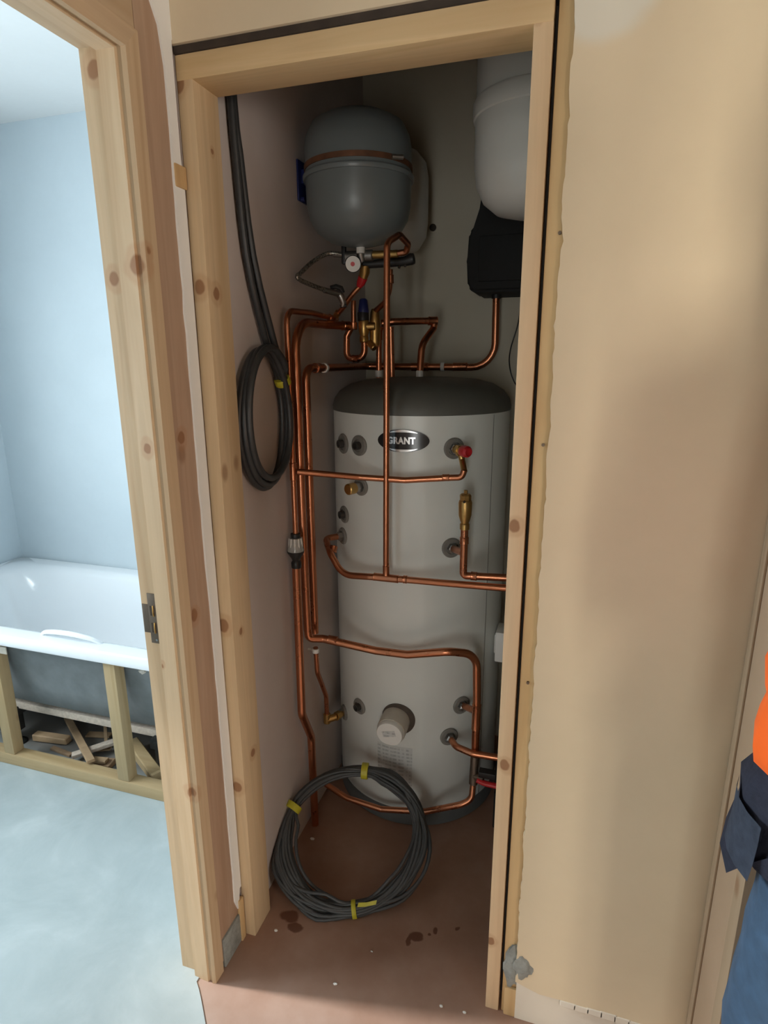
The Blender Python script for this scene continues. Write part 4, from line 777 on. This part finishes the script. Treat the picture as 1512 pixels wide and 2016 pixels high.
def cap_hair(b):
    b2 = bmesh.new(); bmesh.ops.create_uvsphere(b2, u_segments=24, v_segments=16, radius=1)
    bmesh.ops.delete(b2, geom=[v for v in b2.verts if v.co.z < -.15 - .5 * v.co.y * (-1) and v.co.y > -.2 or v.co.z < -.5], context='VERTS')
    for v in b2.verts: v.co = V(P(v.co.x * .086, v.co.y * .103 + .005, 1.715 + v.co.z * .085))
    merge(b, b2)
part(pe, 'hair', 'hair', cap_hair, 60)
jk = [(P(0, 0, .985), (.236, .150)), (P(0, 0, 1.06), (.236, .155)), (P(0, -.005, 1.20), (.200, .140)), (P(0, -.01, 1.34), (.19, .135)), (P(0, -.01, 1.46), (.13, .10)), (P(0, -.005, 1.52), .072), (P(-.13, -.01, 1.43), .072), (P(-.160, -.05, 1.10), .062), (P(-.12, .15, 1.085), .048), (P(-.075, .21, 1.095), .042), (P(.18, -.01, 1.43), .075), (P(.245, -.02, 1.15), .062), (P(.25, .05, .95), .046), (P(.25, .065, .90), .042)]
jb = skin_mesh(jk, [(0, 1), (1, 2), (2, 3), (3, 4), (4, 5), (4, 6), (6, 7), (7, 8), (8, 9), (4, 10), (10, 11), (11, 12), (12, 13)], 0)
for v in jb.verts:
    k = .010 * noise.noise(v.co * 9) + .004 * noise.noise(v.co * 26); d = V(v.co.x - PX, v.co.y - PY, 0)
    if d.length > 0: v.co += d.normalized() * k
link('hi_vis_jacket', jb, 'hivis', pe, 60)
tz = [(P(0, 0, .97), (.175, .125)), (P(0, 0, .90), (.178, .125)), (P(-.098, .0, .80), (.092, .105)), (P(-.105, .01, .50), .083), (P(-.105, -.01, .14), (.075, .08)), (P(-.105, -.005, .08), (.08, .085)), (P(.10, 0, .80), (.095, .105)), (P(.115, .01, .50), .083), (P(.115, -.01, .14), (.075, .08)), (P(.115, -.005, .08), (.08, .085))]
tb = skin_mesh(tz, [(0, 1), (1, 2), (2, 3), (3, 4), (4, 5), (1, 6), (6, 7), (7, 8), (8, 9)], 0)
for v in tb.verts:
    k = .010 * noise.noise(V(v.co.x * 8, v.co.y * 8, v.co.z * 14)); v.co += V(k, noise.noise(v.co * 11) * .008, 0)
link('work_trousers', tb, 'jeans', pe, 60)
def pocket(b, outer):
    # flared bag hung from the hip: ring of points down from the waist
    prof_ = [(1.005, .180, .060), (.958, .203, .080), (.915, .200, .088), (.88, .204, .092), (.832, .211, .086)] if outer else [(.97, .165, .05), (.90, .185, .075), (.87, .190, .075), (.85, .18, .07)]
    rows = []
    for z, x, wy in prof_:
        rows.append([b.verts.new(P(-x + .035 * abs(s) ** 2 + .006 * noise.noise((z * 20, s * 2, 1)), s * wy + .05, z + ((.13 * (-.2 - s) if s < -.2 else .04 * (s + .2)) if z < .86 and outer else 0))) for s in (-1, -.6, -.2, .2, .6, 1)])
    for p, q in zip(rows, rows[1:]):
        for i in range(5): b.faces.new((p[i], p[i + 1], q[i + 1], q[i]))
    bmesh.ops.solidify(b, geom=b.faces[:], thickness=.006)
hp = part(pe, 'holster_pocket', 'navy', lambda b: pocket(b, True), 40, label='dark navy holster pocket flaring from the hip')
part(hp, 'pocket_inner_shade', 'dark_shade_and_parts', lambda b: pocket(b, False), 40)  # inner layer coloured near-black for the shade inside the pocket
def flap(b):
    rows = []
    for z, x in ((.948, .2075), (.92, .2078), (.893, .2095), (.868, .212)):
        rows.append([b.verts.new(P(-x + .012 * abs(s) ** 2, s * .05 + .035, z)) for s in (-1, -.5, 0, .5, 1)])
    for p, q in zip(rows, rows[1:]):
        for i in range(4): b.faces.new((p[i], p[i + 1], q[i + 1], q[i]))
    bmesh.ops.solidify(b, geom=b.faces[:], thickness=.004)
part(hp, 'patch_pocket', 'navy_light', flap, 40)
for s in (-1, 1):
    part(pe, 'boot', 'boot', lambda b, s=s: (box(b, P(s * .112 - .05, -.09, 0.0005), P(s * .112 + .05, .20, .028), .01), box(b, P(s * .112 - .045, -.08, .02), P(s * .112 + .045, .10, .13), .025), box(b, P(s * .112 - .043, .03, .02), P(s * .112 + .043, .19, .085), .03)), 40)
